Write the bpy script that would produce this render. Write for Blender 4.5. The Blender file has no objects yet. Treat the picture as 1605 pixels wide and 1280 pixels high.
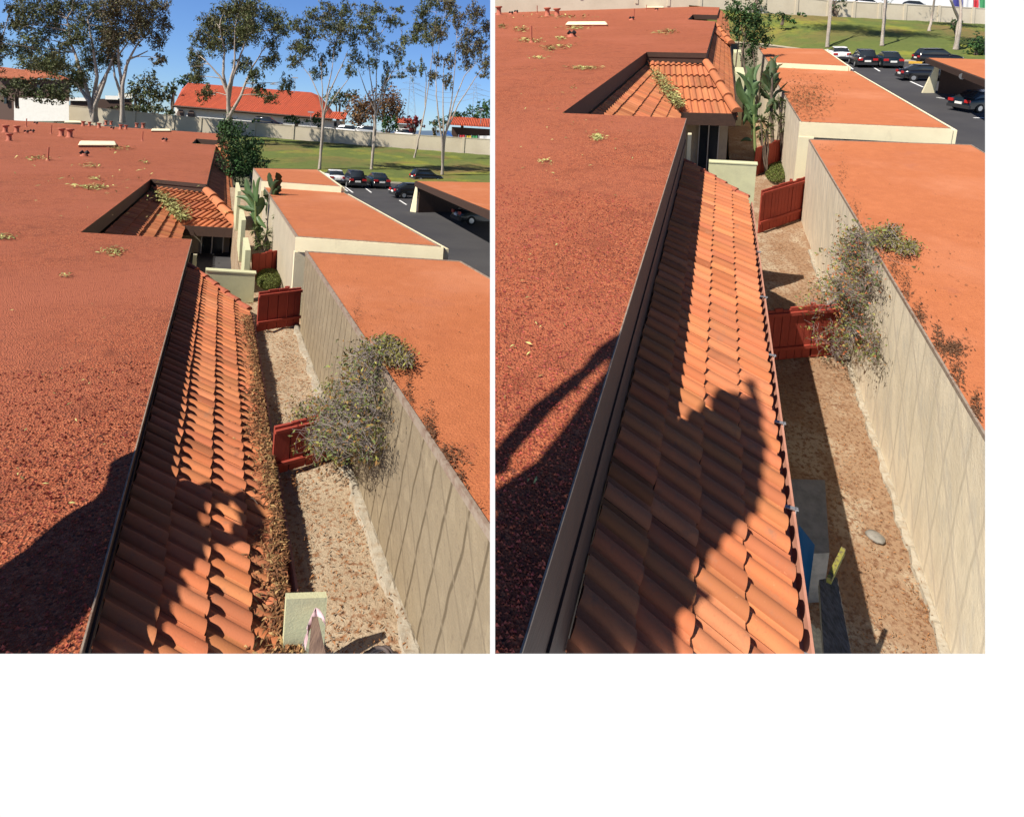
import bpy, bmesh, math, random
from mathutils import Vector as V, Matrix
R = math.radians
random.seed(7)
S = bpy.context.scene
C = bpy.data.collections.new('place'); S.collection.children.link(C)

# ---------------------------------------------------------------- camera
W0, H0, F, PX, PY = 1605.0, 1280.0, 900.0, 772.0, 224.0
ROLL = math.atan(.067)
cr, sr = math.cos(ROLL), math.sin(ROLL)
cd = bpy.data.cameras.new('camera'); cam = bpy.data.objects.new('camera', cd); S.collection.objects.link(cam)
cam.matrix_world = Matrix(((cr, -sr, 0, 0), (0, 0, -1, 0), (sr, cr, 0, 0), (0, 0, 0, 1)))
cd.sensor_fit = 'HORIZONTAL'; cd.sensor_width = 36; cd.lens = 36*F/W0
cd.shift_x = (W0/2-PX)/W0; cd.shift_y = (PY-H0/2)/W0
cd.clip_start = .05; cd.clip_end = 6000
S.camera = cam
S.render.resolution_x = 1024; S.render.resolution_y = 816
def ray(px, py):
    u = (px-PX)/F; v = (PY-py)/F
    return V((cr*u-sr*v, 1, sr*u+cr*v))
EXPO = .64
S.view_settings.view_transform = 'Standard'; S.view_settings.look = 'None'
S.view_settings.exposure = EXPO; S.view_settings.gamma = 1
# ---------------------------------------------------------------- sky and sun
SA, SE = R(52), R(46)
SD = V((math.sin(SA)*math.cos(SE), math.cos(SA)*math.cos(SE), -math.sin(SE)))   # the way the light travels
w = bpy.data.worlds.new('World'); S.world = w; w.use_nodes = True
nt = w.node_tree; nt.nodes.clear()
def wn(t, **k):
    n = nt.nodes.new(t)
    for a, b in k.items(): setattr(n, a, b)
    return n
out = wn('ShaderNodeOutputWorld'); mixs = wn('ShaderNodeMixShader')
sky = wn('ShaderNodeTexSky', sky_type='NISHITA', sun_disc=False)
sky.sun_elevation = SE; sky.sun_rotation = SA+math.pi; sky.air_density = 1.0; sky.dust_density = 0.0; sky.ozone_density = 2.2
b1 = wn('ShaderNodeBackground'); b1.inputs[1].default_value = .052
b2 = wn('ShaderNodeBackground'); b2.inputs[0].default_value = (1, 1, 1, 1); b2.inputs[1].default_value = 1.02/2**EXPO
tc = wn('ShaderNodeTexCoord')
def vdot(n):
    d = wn('ShaderNodeVectorMath', operation='DOT_PRODUCT'); nt.links.new(tc.outputs['Generated'], d.inputs[0]); d.inputs[1].default_value = n
    return d.outputs['Value']
zr = wn('ShaderNodeMapRange'); zr.inputs[1].default_value = .25; zr.inputs[2].default_value = .6; zr.inputs[3].default_value = .062; zr.inputs[4].default_value = .028
nt.links.new(vdot((0, 0, 1)), zr.inputs[0]); nt.links.new(zr.outputs[0], b1.inputs[1])
def wm(op, a, b):
    m = wn('ShaderNodeMath', operation=op)
    for i, x in enumerate((a, b)):
        if isinstance(x, (int, float)): m.inputs[i].default_value = x
        else: nt.links.new(x, m.inputs[i])
    return m.outputs[0]
nL = ray(768.5, 0).cross(ray(768.5, 1000)).normalized()
if nL.x < 0: nL = -nL
# plain white fill added to the sky right of the left plot, and white void under the horizon
bank = wm('MULTIPLY', wm('GREATER_THAN', vdot(nL), 0), wm('MULTIPLY', wm('LESS_THAN', vdot((0, 0, 1)), .36), wm('GREATER_THAN', vdot((-.66, .75, 0)), 0)))
fac = wm('MAXIMUM', bank, wm('LESS_THAN', vdot((0, 0, 1)), 0))
tn = wn('ShaderNodeMix', data_type='RGBA', blend_type='MULTIPLY'); tn.inputs[0].default_value = 1; tn.inputs[7].default_value = (.70, .95, 1.42, 1)
nt.links.new(sky.outputs[0], tn.inputs[6]); nt.links.new(tn.outputs[2], b1.inputs[0]); nt.links.new(fac, mixs.inputs[0])
nt.links.new(b1.outputs[0], mixs.inputs[1]); nt.links.new(b2.outputs[0], mixs.inputs[2]); nt.links.new(mixs.outputs[0], out.inputs[0])
sl = bpy.data.lights.new('sun', 'SUN'); so = bpy.data.objects.new('sun', sl); S.collection.objects.link(so)
sl.energy = 5.0; sl.angle = R(.5); sl.color = (1, .93, .82)
so.rotation_euler = SD.to_track_quat('-Z', 'Y').to_euler()

# ---------------------------------------------------------------- frames of the two plots
class Plot:
    def __init__(s, px, py, side):
        Y = ray(px, py).normalized(); X = Y.cross(V((0, 0, 1))).normalized(); Z = X.cross(Y)
        s.M = Matrix((X, Y, Z)).transposed(); s.I = s.M.transposed(); s.side = side; s.yaw = math.atan2(Y.x, Y.y)
    def at(s, px, py, z):                      # picture direction met with the level z, in plot coordinates
        d = s.I @ ray(px, py); return d*(z/d.z)
    def w(s, x, y=None, z=None):
        return s.M @ (V(x) if y is None else V((x, y, z)))
PL = Plot(349, 196, 'L'); PR = Plot(1135, -5, 'R')
def far(px, py, D): return ray(px, py)*D
def cutplane(a, b, keep):
    n = ray(*a).cross(ray(*b)).normalized()
    return -n if n.dot(ray(*keep)) < 0 else n
CUT = {'L': [cutplane((768, 0), (768, 1000), (300, 300)), cutplane((0, 1024), (700, 1024), (300, 300))],
       'R': [cutplane((776, 0), (776, 1000), (1200, 300)), cutplane((1544, 0), (1544, 1000), (1200, 300)), cutplane((800, 1024), (1500, 1024), (1200, 300))],
       None: []}
def inside(p, side, eps=0): return all(n.dot(p) > eps for n in CUT[side])

# ---------------------------------------------------------------- materials
MAT = {}
def mat(name, col, rough=.85, var=(), bump=None, metal=0, spec=.3, attr=False, emit=None, rot=0, tilt=0):
    """var: list of (scale, colour, lo, hi, stretch, kind); bump: list of (scale, strength, dist, kind, stretch)"""
    if name in MAT: return MAT[name]
    m = bpy.data.materials.new(name); m.use_nodes = True; t = m.node_tree; n = t.nodes; L = t.links
    p = n['Principled BSDF']; p.inputs['Roughness'].default_value = rough; p.inputs['Metallic'].default_value = metal
    p.inputs['Specular IOR Level'].default_value = spec
    tcn = n.new('ShaderNodeTexCoord')
    rt = n.new('ShaderNodeMapping'); rt.inputs['Rotation'].default_value = (0, 0, rot); L.new(tcn.outputs['Object'], rt.inputs[0])
    if tilt:
        r2 = n.new('ShaderNodeMapping'); r2.inputs['Rotation'].default_value = (tilt, 0, 0); L.new(rt.outputs[0], r2.inputs[0]); rt = r2
    def tex(scale, kind, stretch):
        mp = n.new('ShaderNodeMapping'); mp.inputs['Scale'].default_value = stretch[:3] if stretch else (1, 1, 1)
        if stretch and len(stretch) > 3: mp.inputs['Rotation'].default_value = (stretch[3], 0, 0)
        L.new(rt.outputs[0], mp.inputs[0])
        if kind == 'noise':
            x = n.new('ShaderNodeTexNoise'); x.inputs['Scale'].default_value = scale; x.inputs['Detail'].default_value = 6; x.inputs['Roughness'].default_value = .62
            L.new(mp.outputs[0], x.inputs['Vector']); return x.outputs['Fac']
        if kind == 'cell':
            x = n.new('ShaderNodeTexVoronoi'); x.inputs['Scale'].default_value = scale; L.new(mp.outputs[0], x.inputs['Vector']); return x.outputs['Distance']
        if kind == 'cellcol':
            x = n.new('ShaderNodeTexVoronoi'); x.inputs['Scale'].default_value = scale; L.new(mp.outputs[0], x.inputs['Vector'])
            sp = n.new('ShaderNodeSeparateColor'); L.new(x.outputs['Color'], sp.inputs[0]); return sp.outputs[0]
        if kind == 'edge':
            nz = n.new('ShaderNodeTexNoise'); nz.inputs['Scale'].default_value = scale*1.5; L.new(mp.outputs[0], nz.inputs['Vector'])
            sc = n.new('ShaderNodeVectorMath'); sc.operation = 'SCALE'; sc.inputs['Scale'].default_value = .35/scale; L.new(nz.outputs['Color'], sc.inputs[0])
            ad = n.new('ShaderNodeVectorMath'); ad.operation = 'ADD'; L.new(mp.outputs[0], ad.inputs[0]); L.new(sc.outputs[0], ad.inputs[1])
            x = n.new('ShaderNodeTexVoronoi'); x.feature = 'DISTANCE_TO_EDGE'; x.inputs['Scale'].default_value = scale; L.new(ad.outputs[0], x.inputs['Vector']); return x.outputs['Distance']
        if kind == 'lines':
            x = n.new('ShaderNodeTexWave'); x.bands_direction = 'Y'; x.inputs['Scale'].default_value = scale; x.inputs['Distortion'].default_value = 3.2; x.inputs['Detail'].default_value = 3; x.inputs['Detail Scale'].default_value = .7
            L.new(mp.outputs[0], x.inputs['Vector']); return x.outputs['Fac']
        x = n.new('ShaderNodeTexWave'); x.inputs['Scale'].default_value = scale; x.inputs['Distortion'].default_value = 4; x.inputs['Detail'].default_value = 3
        L.new(mp.outputs[0], x.inputs['Vector']); return x.outputs['Fac']
    src = None
    if attr:
        a = n.new('ShaderNodeVertexColor'); a.layer_name = 'tint'
        mx = n.new('ShaderNodeMix'); mx.data_type = 'RGBA'; mx.blend_type = 'MULTIPLY'; mx.inputs[0].default_value = 1
        mx.inputs[6].default_value = (*col, 1); L.new(a.outputs[0], mx.inputs[7]); src = mx.outputs[2]
    for v in var:
        sc, c2, lo, hi = v[:4]; st = v[4] if len(v) > 4 else None; kd = v[5] if len(v) > 5 else 'noise'
        r = n.new('ShaderNodeMapRange'); r.inputs[1].default_value = lo; r.inputs[2].default_value = hi; L.new(tex(sc, kd, st), r.inputs[0])
        mx = n.new('ShaderNodeMix'); mx.data_type = 'RGBA'; L.new(r.outputs[0], mx.inputs[0])
        if src is None: mx.inputs[6].default_value = (*col, 1)
        else: L.new(src, mx.inputs[6])
        mx.inputs[7].default_value = (*c2, 1); src = mx.outputs[2]
    if src is None: p.inputs['Base Color'].default_value = (*col, 1)
    else: L.new(src, p.inputs['Base Color'])
    nrm = None
    for b in (bump or ()):
        sc, stg, dist, kd = b[:4]; st = b[4] if len(b) > 4 else None
        bn = n.new('ShaderNodeBump'); bn.inputs['Strength'].default_value = stg; bn.inputs['Distance'].default_value = dist
        L.new(tex(sc, kd, st), bn.inputs['Height'])
        if nrm: L.new(nrm, bn.inputs['Normal'])
        nrm = bn.outputs[0]
    if nrm: L.new(nrm, p.inputs['Normal'])
    if emit: p.inputs['Emission Color'].default_value = (*emit, 1); p.inputs['Emission Strength'].default_value = 1
    MAT[name] = m; return m

GR = (.31, .074, .030)
M_gravel = mat('red roof gravel', GR, .95, [(1.2, (.26, .066, .028), .35, .65), (78, (.43, .135, .06), .5, .62, None, 'cellcol'), (78, (.07, .022, .015), .86, .95, None, 'cellcol'), (.5, (.34, .095, .045), .5, .7), (3.2, (.22, .058, .026), .52, .7), (.22, (.36, .105, .052), .5, .7), (15, (.20, .05, .028), .55, .72), (27, (.40, .13, .07), .6, .75), (2.1, (.16, .05, .028), .66, .78)],
               [(78, .9, .013, 'cell'), (150, .6, .006, 'noise')])
M_gravel_far = mat('red roof mineral cap', (.33, .072, .042), .95, [(.5, (.27, .06, .036), .35, .65), (9, (.36, .085, .05), .4, .7), (60, (.18, .045, .03), .5, .8)], [(40, .7, .02, 'noise')])
M_orange = mat('orange roof coating', (.44, .143, .054), .93, [(.7, (.385, .118, .045), .35, .68), (5, (.47, .155, .062), .45, .75), (55, (.30, .08, .035), .5, .8), (1.4, (.30, .085, .045), .62, .8), (3.3, (.25, .08, .045), .68, .8), (.35, (.49, .18, .085), .52, .7)], [(70, .8, .012, 'noise'), (8, .3, .03, 'noise')])
M_tile = mat('terracotta roof tile', (.46, .158, .066), .85, [(60, (.34, .12, .06), .55, .85), (2.2, (.42, .14, .06), .5, .75), (9, (.28, .13, .075), .58, .78), (26, (.6, .28, .15), .66, .8), (5, (.24, .09, .05), .66, .8)], [(120, .35, .004, 'noise')], attr=True)
M_tilecap = mat('dusty brown ridge tile', (.36, .10, .055), .85, [(14, (.22, .07, .04), .45, .7)], [(90, .4, .004, 'noise')])
M_brown = mat('brown painted fascia', (.06, .032, .022), .7, [(10, (.045, .025, .018), .4, .7)], [(6, .3, .01, 'noise', (1, 1, 8))])
M_cream = mat('cream painted stucco', (.78, .70, .47), .9, [(3, (.72, .64, .43), .4, .7), (2.4, (.55, .48, .33), .62, .8, (1, 1, .25)), (30, (.68, .6, .42), .6, .9)], [(60, .4, .008, 'noise')])
M_green_cream = mat('pale green cream stucco', (.55, .54, .33), .9, [(5, (.47, .46, .29), .4, .75), (40, (.4, .38, .25), .62, .85)], [(90, .5, .006, 'noise')])
M_wallL = mat('weathered stucco wall in grazing sun tone', (.25, .197, .125), .92, [(.9, (.205, .16, .103), .35, .7), (7, (.29, .232, .15), .5, .75), (1.55, (.115, .085, .05), .955, .995, (1, 1, 1, -.3), 'lines'), (1.15, (.19, .148, .095), .975, 1.0, (1, 1, 1, .55), 'lines'), (26, (.17, .13, .085), .58, .75, (1, 1, .5))],
              [(1.55, -.7, .02, 'lines', (1, 1, 1, -.3)), (1.15, -.4, .012, 'lines', (1, 1, 1, .55)), (18, .7, .02, 'noise', (1, 1, .4)), (90, .5, .006, 'noise')], rot=PL.yaw)  # same wall as on the right plot; duller colour stands in for grazing sun
M_wallR = mat('cream stucco wall in full sun tone', (.72, .62, .46), .92, [(2.2, (.62, .53, .39), .42, .6, (1, 1.6, .7)), (9, (.55, .49, .39), .5, .7, (1, 1, .35)), (.8, (.53, .455, .34), .965, 1.0, (1, 1, 1, -.3), 'lines'), (.62, (.56, .48, .37), .97, 1.0, (1, 1, 1, .5), 'lines')],
              [(.8, -.5, .014, 'lines', (1, 1, 1, -.3)), (30, .5, .012, 'noise', (1, 1, .5)), (90, .4, .006, 'noise')], rot=PR.yaw)  # same wall as on the left plot; lighter colour stands in for fuller sun
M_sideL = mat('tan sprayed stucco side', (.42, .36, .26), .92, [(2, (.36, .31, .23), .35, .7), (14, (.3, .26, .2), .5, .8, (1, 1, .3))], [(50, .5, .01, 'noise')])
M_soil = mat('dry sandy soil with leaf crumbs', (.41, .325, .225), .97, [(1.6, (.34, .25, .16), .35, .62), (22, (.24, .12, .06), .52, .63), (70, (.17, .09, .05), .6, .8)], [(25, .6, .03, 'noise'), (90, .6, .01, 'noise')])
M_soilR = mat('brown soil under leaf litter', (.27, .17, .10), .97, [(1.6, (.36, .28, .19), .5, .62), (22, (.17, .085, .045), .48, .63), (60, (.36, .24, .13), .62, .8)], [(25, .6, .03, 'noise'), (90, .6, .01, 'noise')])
M_asph = mat('asphalt', (.042, .041, .045), .9, [(.3, (.06, .058, .06), .4, .7), (.9, (.02, .02, .02), .68, .78), (40, (.075, .075, .078), .6, .9)], [(90, .4, .01, 'noise')])
M_grass = mat('mown grass bank', (.11, .14, .03), .95, [(.16, (.22, .225, .03), .49, .62), (.09, (.19, .13, .045), .5, .62), (.05, (.10, .12, .03), .5, .7), (1.5, (.07, .10, .022), .5, .75)], [(20, .8, .1, 'noise')])
M_land = mat('dry town land', (.16, .13, .09), .97, [(.02, (.10, .11, .06), .4, .6)])
M_red = mat('red painted boards', (.30, .048, .028), .8, [(6, (.25, .04, .025), .4, .7), (40, (.2, .035, .022), .6, .85, (1, 1, .1))], [(14, .35, .01, 'noise', (6, 6, .6))])
M_block = mat('grey cream block wall', (.52, .46, .35), .92, [(.35, (.46, .40, .30), .4, .7), (3, (.42, .37, .29), .55, .8)], [(12, .3, .03, 'noise')])
M_white = mat('white paint', (.8, .78, .72), .75, [(2, (.74, .72, .66), .4, .7)])
M_line = mat('white line paint', (.75, .75, .73), .8)
M_yellow = mat('yellow kerb paint', (.6, .36, .05), .8)
M_metal = mat('dull aluminium', (.5, .5, .5), .45, metal=.8)
M_flash = mat('pale roof flashing', (.27, .215, .165), .7, [(20, (.17, .1, .07), .45, .7)])
M_dark = mat('dark opening', (.02, .02, .022), .7)
M_glass = mat('dark glass', (.02, .025, .03), .12, spec=.6)
M_pipe = mat('red clay coloured pipe', (.42, .13, .08), .8, [(20, (.35, .1, .06), .4, .7)])
M_wood = mat('weathered wood', (.20, .13, .095), .85, [(9, (.11, .07, .055), .42, .62, (8, 1, 8))], [(9, .6, .01, 'noise', (8, 1, 8))])
M_wood2 = mat('grey weathered timber', (.16, .135, .115), .85, [(9, (.08, .065, .05), .42, .62, (8, 1, 8))], [(9, .6, .01, 'noise', (8, 1, 8))])
M_gutter = mat('salmon painted gutter', (.42, .20, .14), .7, [(9, (.34, .15, .10), .4, .7)])
M_blue = mat('blue plastic', (.02, .13, .22), .5)
M_bark = mat('pale eucalyptus bark', (.36, .31, .26), .9, [(1.5, (.30, .24, .19), .42, .62), (9, (.58, .52, .46), .5, .8)], [(8, .6, .05, 'noise', (1, 1, .3))])
M_bark2 = mat('dark bark', (.14, .10, .075), .9, [(5, (.08, .06, .045), .4, .7)], [(12, .6, .03, 'noise')])
M_twig = mat('dry grey twigs', (.27, .225, .20), .9)
M_stone = mat('grey stone', (.24, .22, .19), .9, [(9, (.15, .14, .12), .4, .7)], [(16, .5, .02, 'noise')])
def leafmat(name, col, rough=.7):
    m = mat(name, col, rough, attr=True, spec=.2); return m
M_euc = leafmat('olive eucalyptus leaves', (.10, .105, .042))
M_eucb = leafmat('brownish eucalyptus leaves', (.12, .10, .052))
M_green = leafmat('deep green leaves', (.035, .075, .022))
M_bush = leafmat('dusty green leaves', (.075, .085, .035))
M_autumn = leafmat('autumn brown leaves', (.16, .085, .04))
M_crim = leafmat('crimson leaves', (.16, .02, .02))
M_lit = leafmat('dry leaf litter', (.30, .17, .085))
M_litg = leafmat('pale green fallen leaves', (.40, .40, .22))
M_shrub = leafmat('yellow green shrub leaves', (.19, .18, .05))
M_ban = mat('banana leaf', (.06, .11, .035), .45, [(4, (.10, .16, .06), .4, .7)], spec=.4)
M_ban2 = mat('old banana leaf', (.035, .06, .02), .6, [(6, (.09, .07, .03), .5, .7)])

# ---------------------------------------------------------------- mesh helpers
class MB:
    def __init__(s): s.v = []; s.f = []; s.c = []; s.sm = []
    def face(s, pts, tint=1.0, smooth=False):
        i = len(s.v); s.v += [V(p) for p in pts]; s.f.append(tuple(range(i, i+len(pts)))); s.c.append(tint); s.sm.append(smooth)
    def grid(s, rows, tint=1.0, smooth=True):
        i = len(s.v); n = len(rows[0])
        for r in rows: s.v += [V(p) for p in r]
        for a in range(len(rows)-1):
            for b in range(n-1):
                s.f.append((i+a*n+b, i+a*n+b+1, i+(a+1)*n+b+1, i+(a+1)*n+b)); s.c.append(tint); s.sm.append(smooth)
    def prism(s, bot, top, tint=1.0):
        n = len(bot); s.face(bot[::-1], tint); s.face(top, tint)
        for k in range(n): s.face([bot[k], bot[(k+1) % n], top[(k+1) % n], top[k]], tint)
    def box(s, fn, x0, x1, y0, y1, z0, z1, tint=1.0):
        q = [(x0, y0), (x1, y0), (x1, y1), (x0, y1)]
        s.prism([fn(V((x, y, z0))) for x, y in q], [fn(V((x, y, z1))) for x, y in q], tint)
    def tube(s, pts, rad, n=8, tint=1.0, cap=True):
        pts = [V(p) for p in pts]
        if isinstance(rad, (int, float)): rad = [rad]*len(pts)
        rows = []; prev = None
        for k, p in enumerate(pts):
            d = (pts[min(k+1, len(pts)-1)]-pts[max(k-1, 0)])
            d = d.normalized() if d.length > 1e-9 else V((0, 0, 1))
            a = d.cross(V((0, 0, 1)) if abs(d.z) < .9 else V((1, 0, 0))) if prev is None else prev-d*prev.dot(d)
            a = a.normalized() if a.length > 1e-9 else d.orthogonal().normalized()
            prev = a; b = d.cross(a)
            rows.append([p+(a*math.cos(2*math.pi*j/n)+b*math.sin(2*math.pi*j/n))*rad[k] for j in range(n+1)])
        s.grid(rows, tint)
        if cap:
            s.face(rows[0][:-1][::-1], tint); s.face(rows[-1][:-1], tint)
    def leaf(s, p, size, tint, aspect=.35, droop=0.0, curl=False):
        a = V((random.gauss(0, 1), random.gauss(0, 1), random.gauss(0, 1)-droop)).normalized()
        b = a.cross(V((random.gauss(0, 1), random.gauss(0, 1), random.gauss(0, 1))))
        b = b.normalized() if b.length > 1e-6 else a.orthogonal().normalized()
        a = a*size; b = b*size*aspect
        s.face([p-a*.5, p+b*.5, p+a*.5, p-b*.5], tint)
    def fallen(s, p, size, tint, N=V((0, 0, 1)), aspect=.22):
        th = random.uniform(0, 6.283); t = N.orthogonal().normalized(); u = N.cross(t)
        a = (t*math.cos(th)+u*math.sin(th)); b = N.cross(a); a = a+N*random.uniform(-.35, .35)
        a *= size; b = (b+N*random.uniform(-.6, .6))*size*aspect; m = N*size*random.uniform(.0, .22)+b*random.uniform(-.6, .6)
        s.face([p-a*.5, p-b*.5+m, p+b*.5+m], tint); s.face([p-b*.5+m, p+a*.5, p+b*.5+m], tint)
    def blob(s, c, r, tint=1.0, n=8, m=5, jit=.15):
        r = V(r) if not isinstance(r, (int, float)) else V((r, r, r)); c = V(c); rows = []
        ph = random.uniform(0, 6)
        for i in range(m+1):
            t = math.pi*i/m; row = []
            for j in range(n+1):
                a = 2*math.pi*(j % n)/n; k = 1+jit*math.sin(3*a+ph+i*2.1)
                row.append(c+V((r.x*math.sin(t)*math.cos(a)*k, r.y*math.sin(t)*math.sin(a)*k, r.z*math.cos(t))))
            rows.append(row)
        s.grid(rows, tint)
def tag(o, label=None, cat=None, group=None, kind=None):
    if label: o['label'] = label
    if cat: o['category'] = cat
    if group: o['group'] = group
    if kind: o['kind'] = kind
    return o
def put(name, mb, m, parent=None, side=None, smooth=False, cuts=(), bevel=0, base=None):
    me = bpy.data.meshes.new(name)
    org = base if base is not None else (parent['_o'] if parent is not None and '_o' in parent else None)
    if org is None:
        org = sum(mb.v, V((0, 0, 0)))/max(1, len(mb.v)) if parent is None else V((0, 0, 0))
    org = V(org)
    bm = bmesh.new(); lay = bm.loops.layers.float_color.new('tint')
    vs = [bm.verts.new(v) for v in mb.v]
    for f, c, sm in zip(mb.f, mb.c, mb.sm):
        try: fc = bm.faces.new([vs[i] for i in f])
        except ValueError: continue
        fc.smooth = sm or smooth
        c = c if isinstance(c, tuple) else (c, c, c)
        for l in fc.loops: l[lay] = (*c, 1)
    for n in CUT[side]:
        bmesh.ops.bisect_plane(bm, geom=bm.verts[:]+bm.edges[:]+bm.faces[:], dist=1e-5, plane_co=(0, 0, 0), plane_no=n, clear_inner=True)
    for co, n in cuts:
        bmesh.ops.bisect_plane(bm, geom=bm.verts[:]+bm.edges[:]+bm.faces[:], dist=1e-5, plane_co=co, plane_no=n, clear_inner=True)
    if not bm.faces: bm.free(); bpy.data.meshes.remove(me); return None
    bmesh.ops.triangulate(bm, faces=[f for f in bm.faces if len(f.verts) > 4])
    bmesh.ops.translate(bm, vec=-org, verts=bm.verts[:])
    bm.to_mesh(me); bm.free(); me.materials.append(m)
    o = bpy.data.objects.new(name, me); C.objects.link(o)
    if parent is not None: o.parent = parent
    else: o.location = org
    o['_o'] = tuple(org) if parent is None else tuple(org)
    return o
def thing(name, label, cat, base, group=None, kind=None):
    o = bpy.data.objects.new(name, None); C.objects.link(o); o.location = V(base); o['_o'] = tuple(V(base))
    return tag(o, label, cat, group, kind)
def stuff(name, mb, m, label, cat, side):
    o = put(name, mb, m, None, side)
    return tag(o, label, cat, None, 'stuff') if o else None
def cast_on(P, px, py, z): return P.w(P.at(px, py, z))

# ---------------------------------------------------------------- roof tiles
def tiles(mb, P, O, A, D, nr, nc, p, cw, amp=.032, thick=.02, seg=6, seed=1):
    """rows of S tiles: O first corner, A along the eave, D down the slope (plot coordinates)"""
    rnd = random.Random(seed); A = A.normalized(); D = D.normalized(); N = D.cross(A)
    if N.z < 0: N = -N
    us = [(1-math.cos(math.pi*i/seg))*.33 for i in range(seg+1)]+[.8, .97, 1.0]
    def h(u): return amp*math.sqrt(max(0, 1-(2*u/.66-1)**2)) if u < .66 else (0 if u > .99 else -.12*amp)
    for c in range(nc):
        for r in range(nr):
            t = rnd.uniform(.72, 1.12)*(.8 if rnd.random() < .08 else 1); q = rnd.uniform(.88, 1.1); tint = (t, t*q, t*q*rnd.uniform(.9, 1.1)); dj = rnd.uniform(-.008, .008); nj = rnd.uniform(0, .004)
            rows = []
            for v in (0, 1):
                rows.append([P.w(O+A*(r+u)*p+D*(c*cw+v*cw+dj)+N*(h(u)+thick*v+nj)) for u in us])
            mb.grid(rows, tint)
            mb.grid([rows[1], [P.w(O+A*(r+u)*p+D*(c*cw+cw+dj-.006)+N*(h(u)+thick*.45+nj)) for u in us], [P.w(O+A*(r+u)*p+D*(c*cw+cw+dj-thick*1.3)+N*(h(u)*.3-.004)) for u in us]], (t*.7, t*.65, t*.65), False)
def captiles(mb, P, a, b, n, r=.05):
    """overlapping barrel caps from a down to b"""
    a, b = V(a), V(b); d = b-a; side = d.cross(V((0, 0, 1))).normalized(); up = side.cross(d).normalized()
    for k in range(n):
        t = random.uniform(.85, 1.15); s0 = a+d*(k/n); s1 = a+d*((k+1.12)/n); rows = []
        for s_, lift, rr in ((s0, 0, r*.85), (s1, r*.35, r)):
            rows.append([P.w(s_+side*math.cos(x)*rr+up*(math.sin(x)*rr+lift)) for x in [math.pi*j/8 for j in range(9)]])
        mb.grid(rows, t); mb.face([rows[1][j] for j in range(9)], t*.6)

# ---------------------------------------------------------------- trees
def clump(mb, c, r, n, size, base=1.0, droop=.8, aspect=.3):
    """r = (right, depth, up); leaves hang in tufts inside the clump"""
    tufts = [V((random.gauss(0, .5), random.gauss(0, .5), random.gauss(0, .5))) for _ in range(max(3, n//14))]
    for t in tufts:
        if t.length > 1.25: t *= 1.25/t.length
        k = base*random.uniform(.65, 1.35); g = random.uniform(.85, 1.2)
        for _ in range(14):
            p = c+V(((t.x+random.gauss(0, .13))*r[0], (t.y+random.gauss(0, .13))*r[1], (t.z+random.gauss(0, .16))*r[2]))
            q = k*random.uniform(.75, 1.3)
            mb.leaf(p, size*random.uniform(.7, 1.3), (q, q*g, q), aspect, droop)
def limb(mb, a, b, r0, r1, bend=.12, n=6):
    a, b = V(a), V(b); L = (b-a).length; o = V((random.uniform(-1, 1), random.uniform(-1, 1), random.uniform(-.2, .6)))*L*bend
    pts = [a.lerp(b, k/n)+o*math.sin(math.pi*k/n)+V((random.uniform(-1, 1), random.uniform(-1, 1), 0))*L*.012 for k in range(n+1)]
    mb.tube(pts, [r0+(r1-r0)*k/n for k in range(n+1)], 6); return pts
def euc(side, base, D, forks, clumps, label, leafm=M_euc, r0=.22, dens=1.0, group='eucalyptus trees', bark=M_bark, size=None, name='eucalyptus_tree', cat='tree', off=None):
    """base px of trunk foot, forks: picture points where trunk goes, clumps: (px, py, rx, ry)"""
    b = V(base) if len(base) == 3 else far(base[0], base[1], D); u = D/F
    t = thing(name, label, cat, b, group)
    tr = MB(); pts = [b]; ends = []
    for st in forks:                      # each stem is a list of picture points
        q = [b]+[far(x, y, D*(1+.012*random.uniform(-1, 1))) for x, y in st]
        sm = []
        for i in range(len(q)-1):
            for k in range(4): sm.append(q[i].lerp(q[i+1], k/4)+V((random.uniform(-1, 1), random.uniform(-1, 1), 0))*u*.5)
        sm.append(q[-1]); m = len(sm)
        tr.tube(sm, [.8*r0*(1-.78*k/(m-1))*(1 if len(forks) == 1 else .75)+.25*r0*(k == 0) for k in range(m)], 8); ends += sm[m//3:]
    lf = MB(); sz = size or u*4.6
    for (x, y, rx, ry) in clumps:
        c = far(x, y, D)+V((0, random.uniform(-1, 1)*rx*u*1.2, 0))
        low = [e for e in ends if e.z < c.z+ry*u*.3] or ends
        s_ = min(low, key=lambda e: (e-c).length+abs(e.z-c.z)*.2)
        limb(tr, s_, c+V((0, 0, ry*u*.3)), r0*.17, r0*.04, .08)
        for _ in range(3):
            e = c+V((random.uniform(-1, 1)*rx*u, random.uniform(-1, 1)*rx*u, random.uniform(-.6, .9)*ry*u)); limb(tr, s_.lerp(c, .6), e, r0*.09, r0*.03, .1, 4)
        n = int(rx*ry*3.1*dens)
        clump(lf, c, (rx*u, rx*u*.9, ry*u), n, sz)
    put('trunk', tr, bark, t, side); put('crown', lf, leafm, t, side)
    return t
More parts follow.
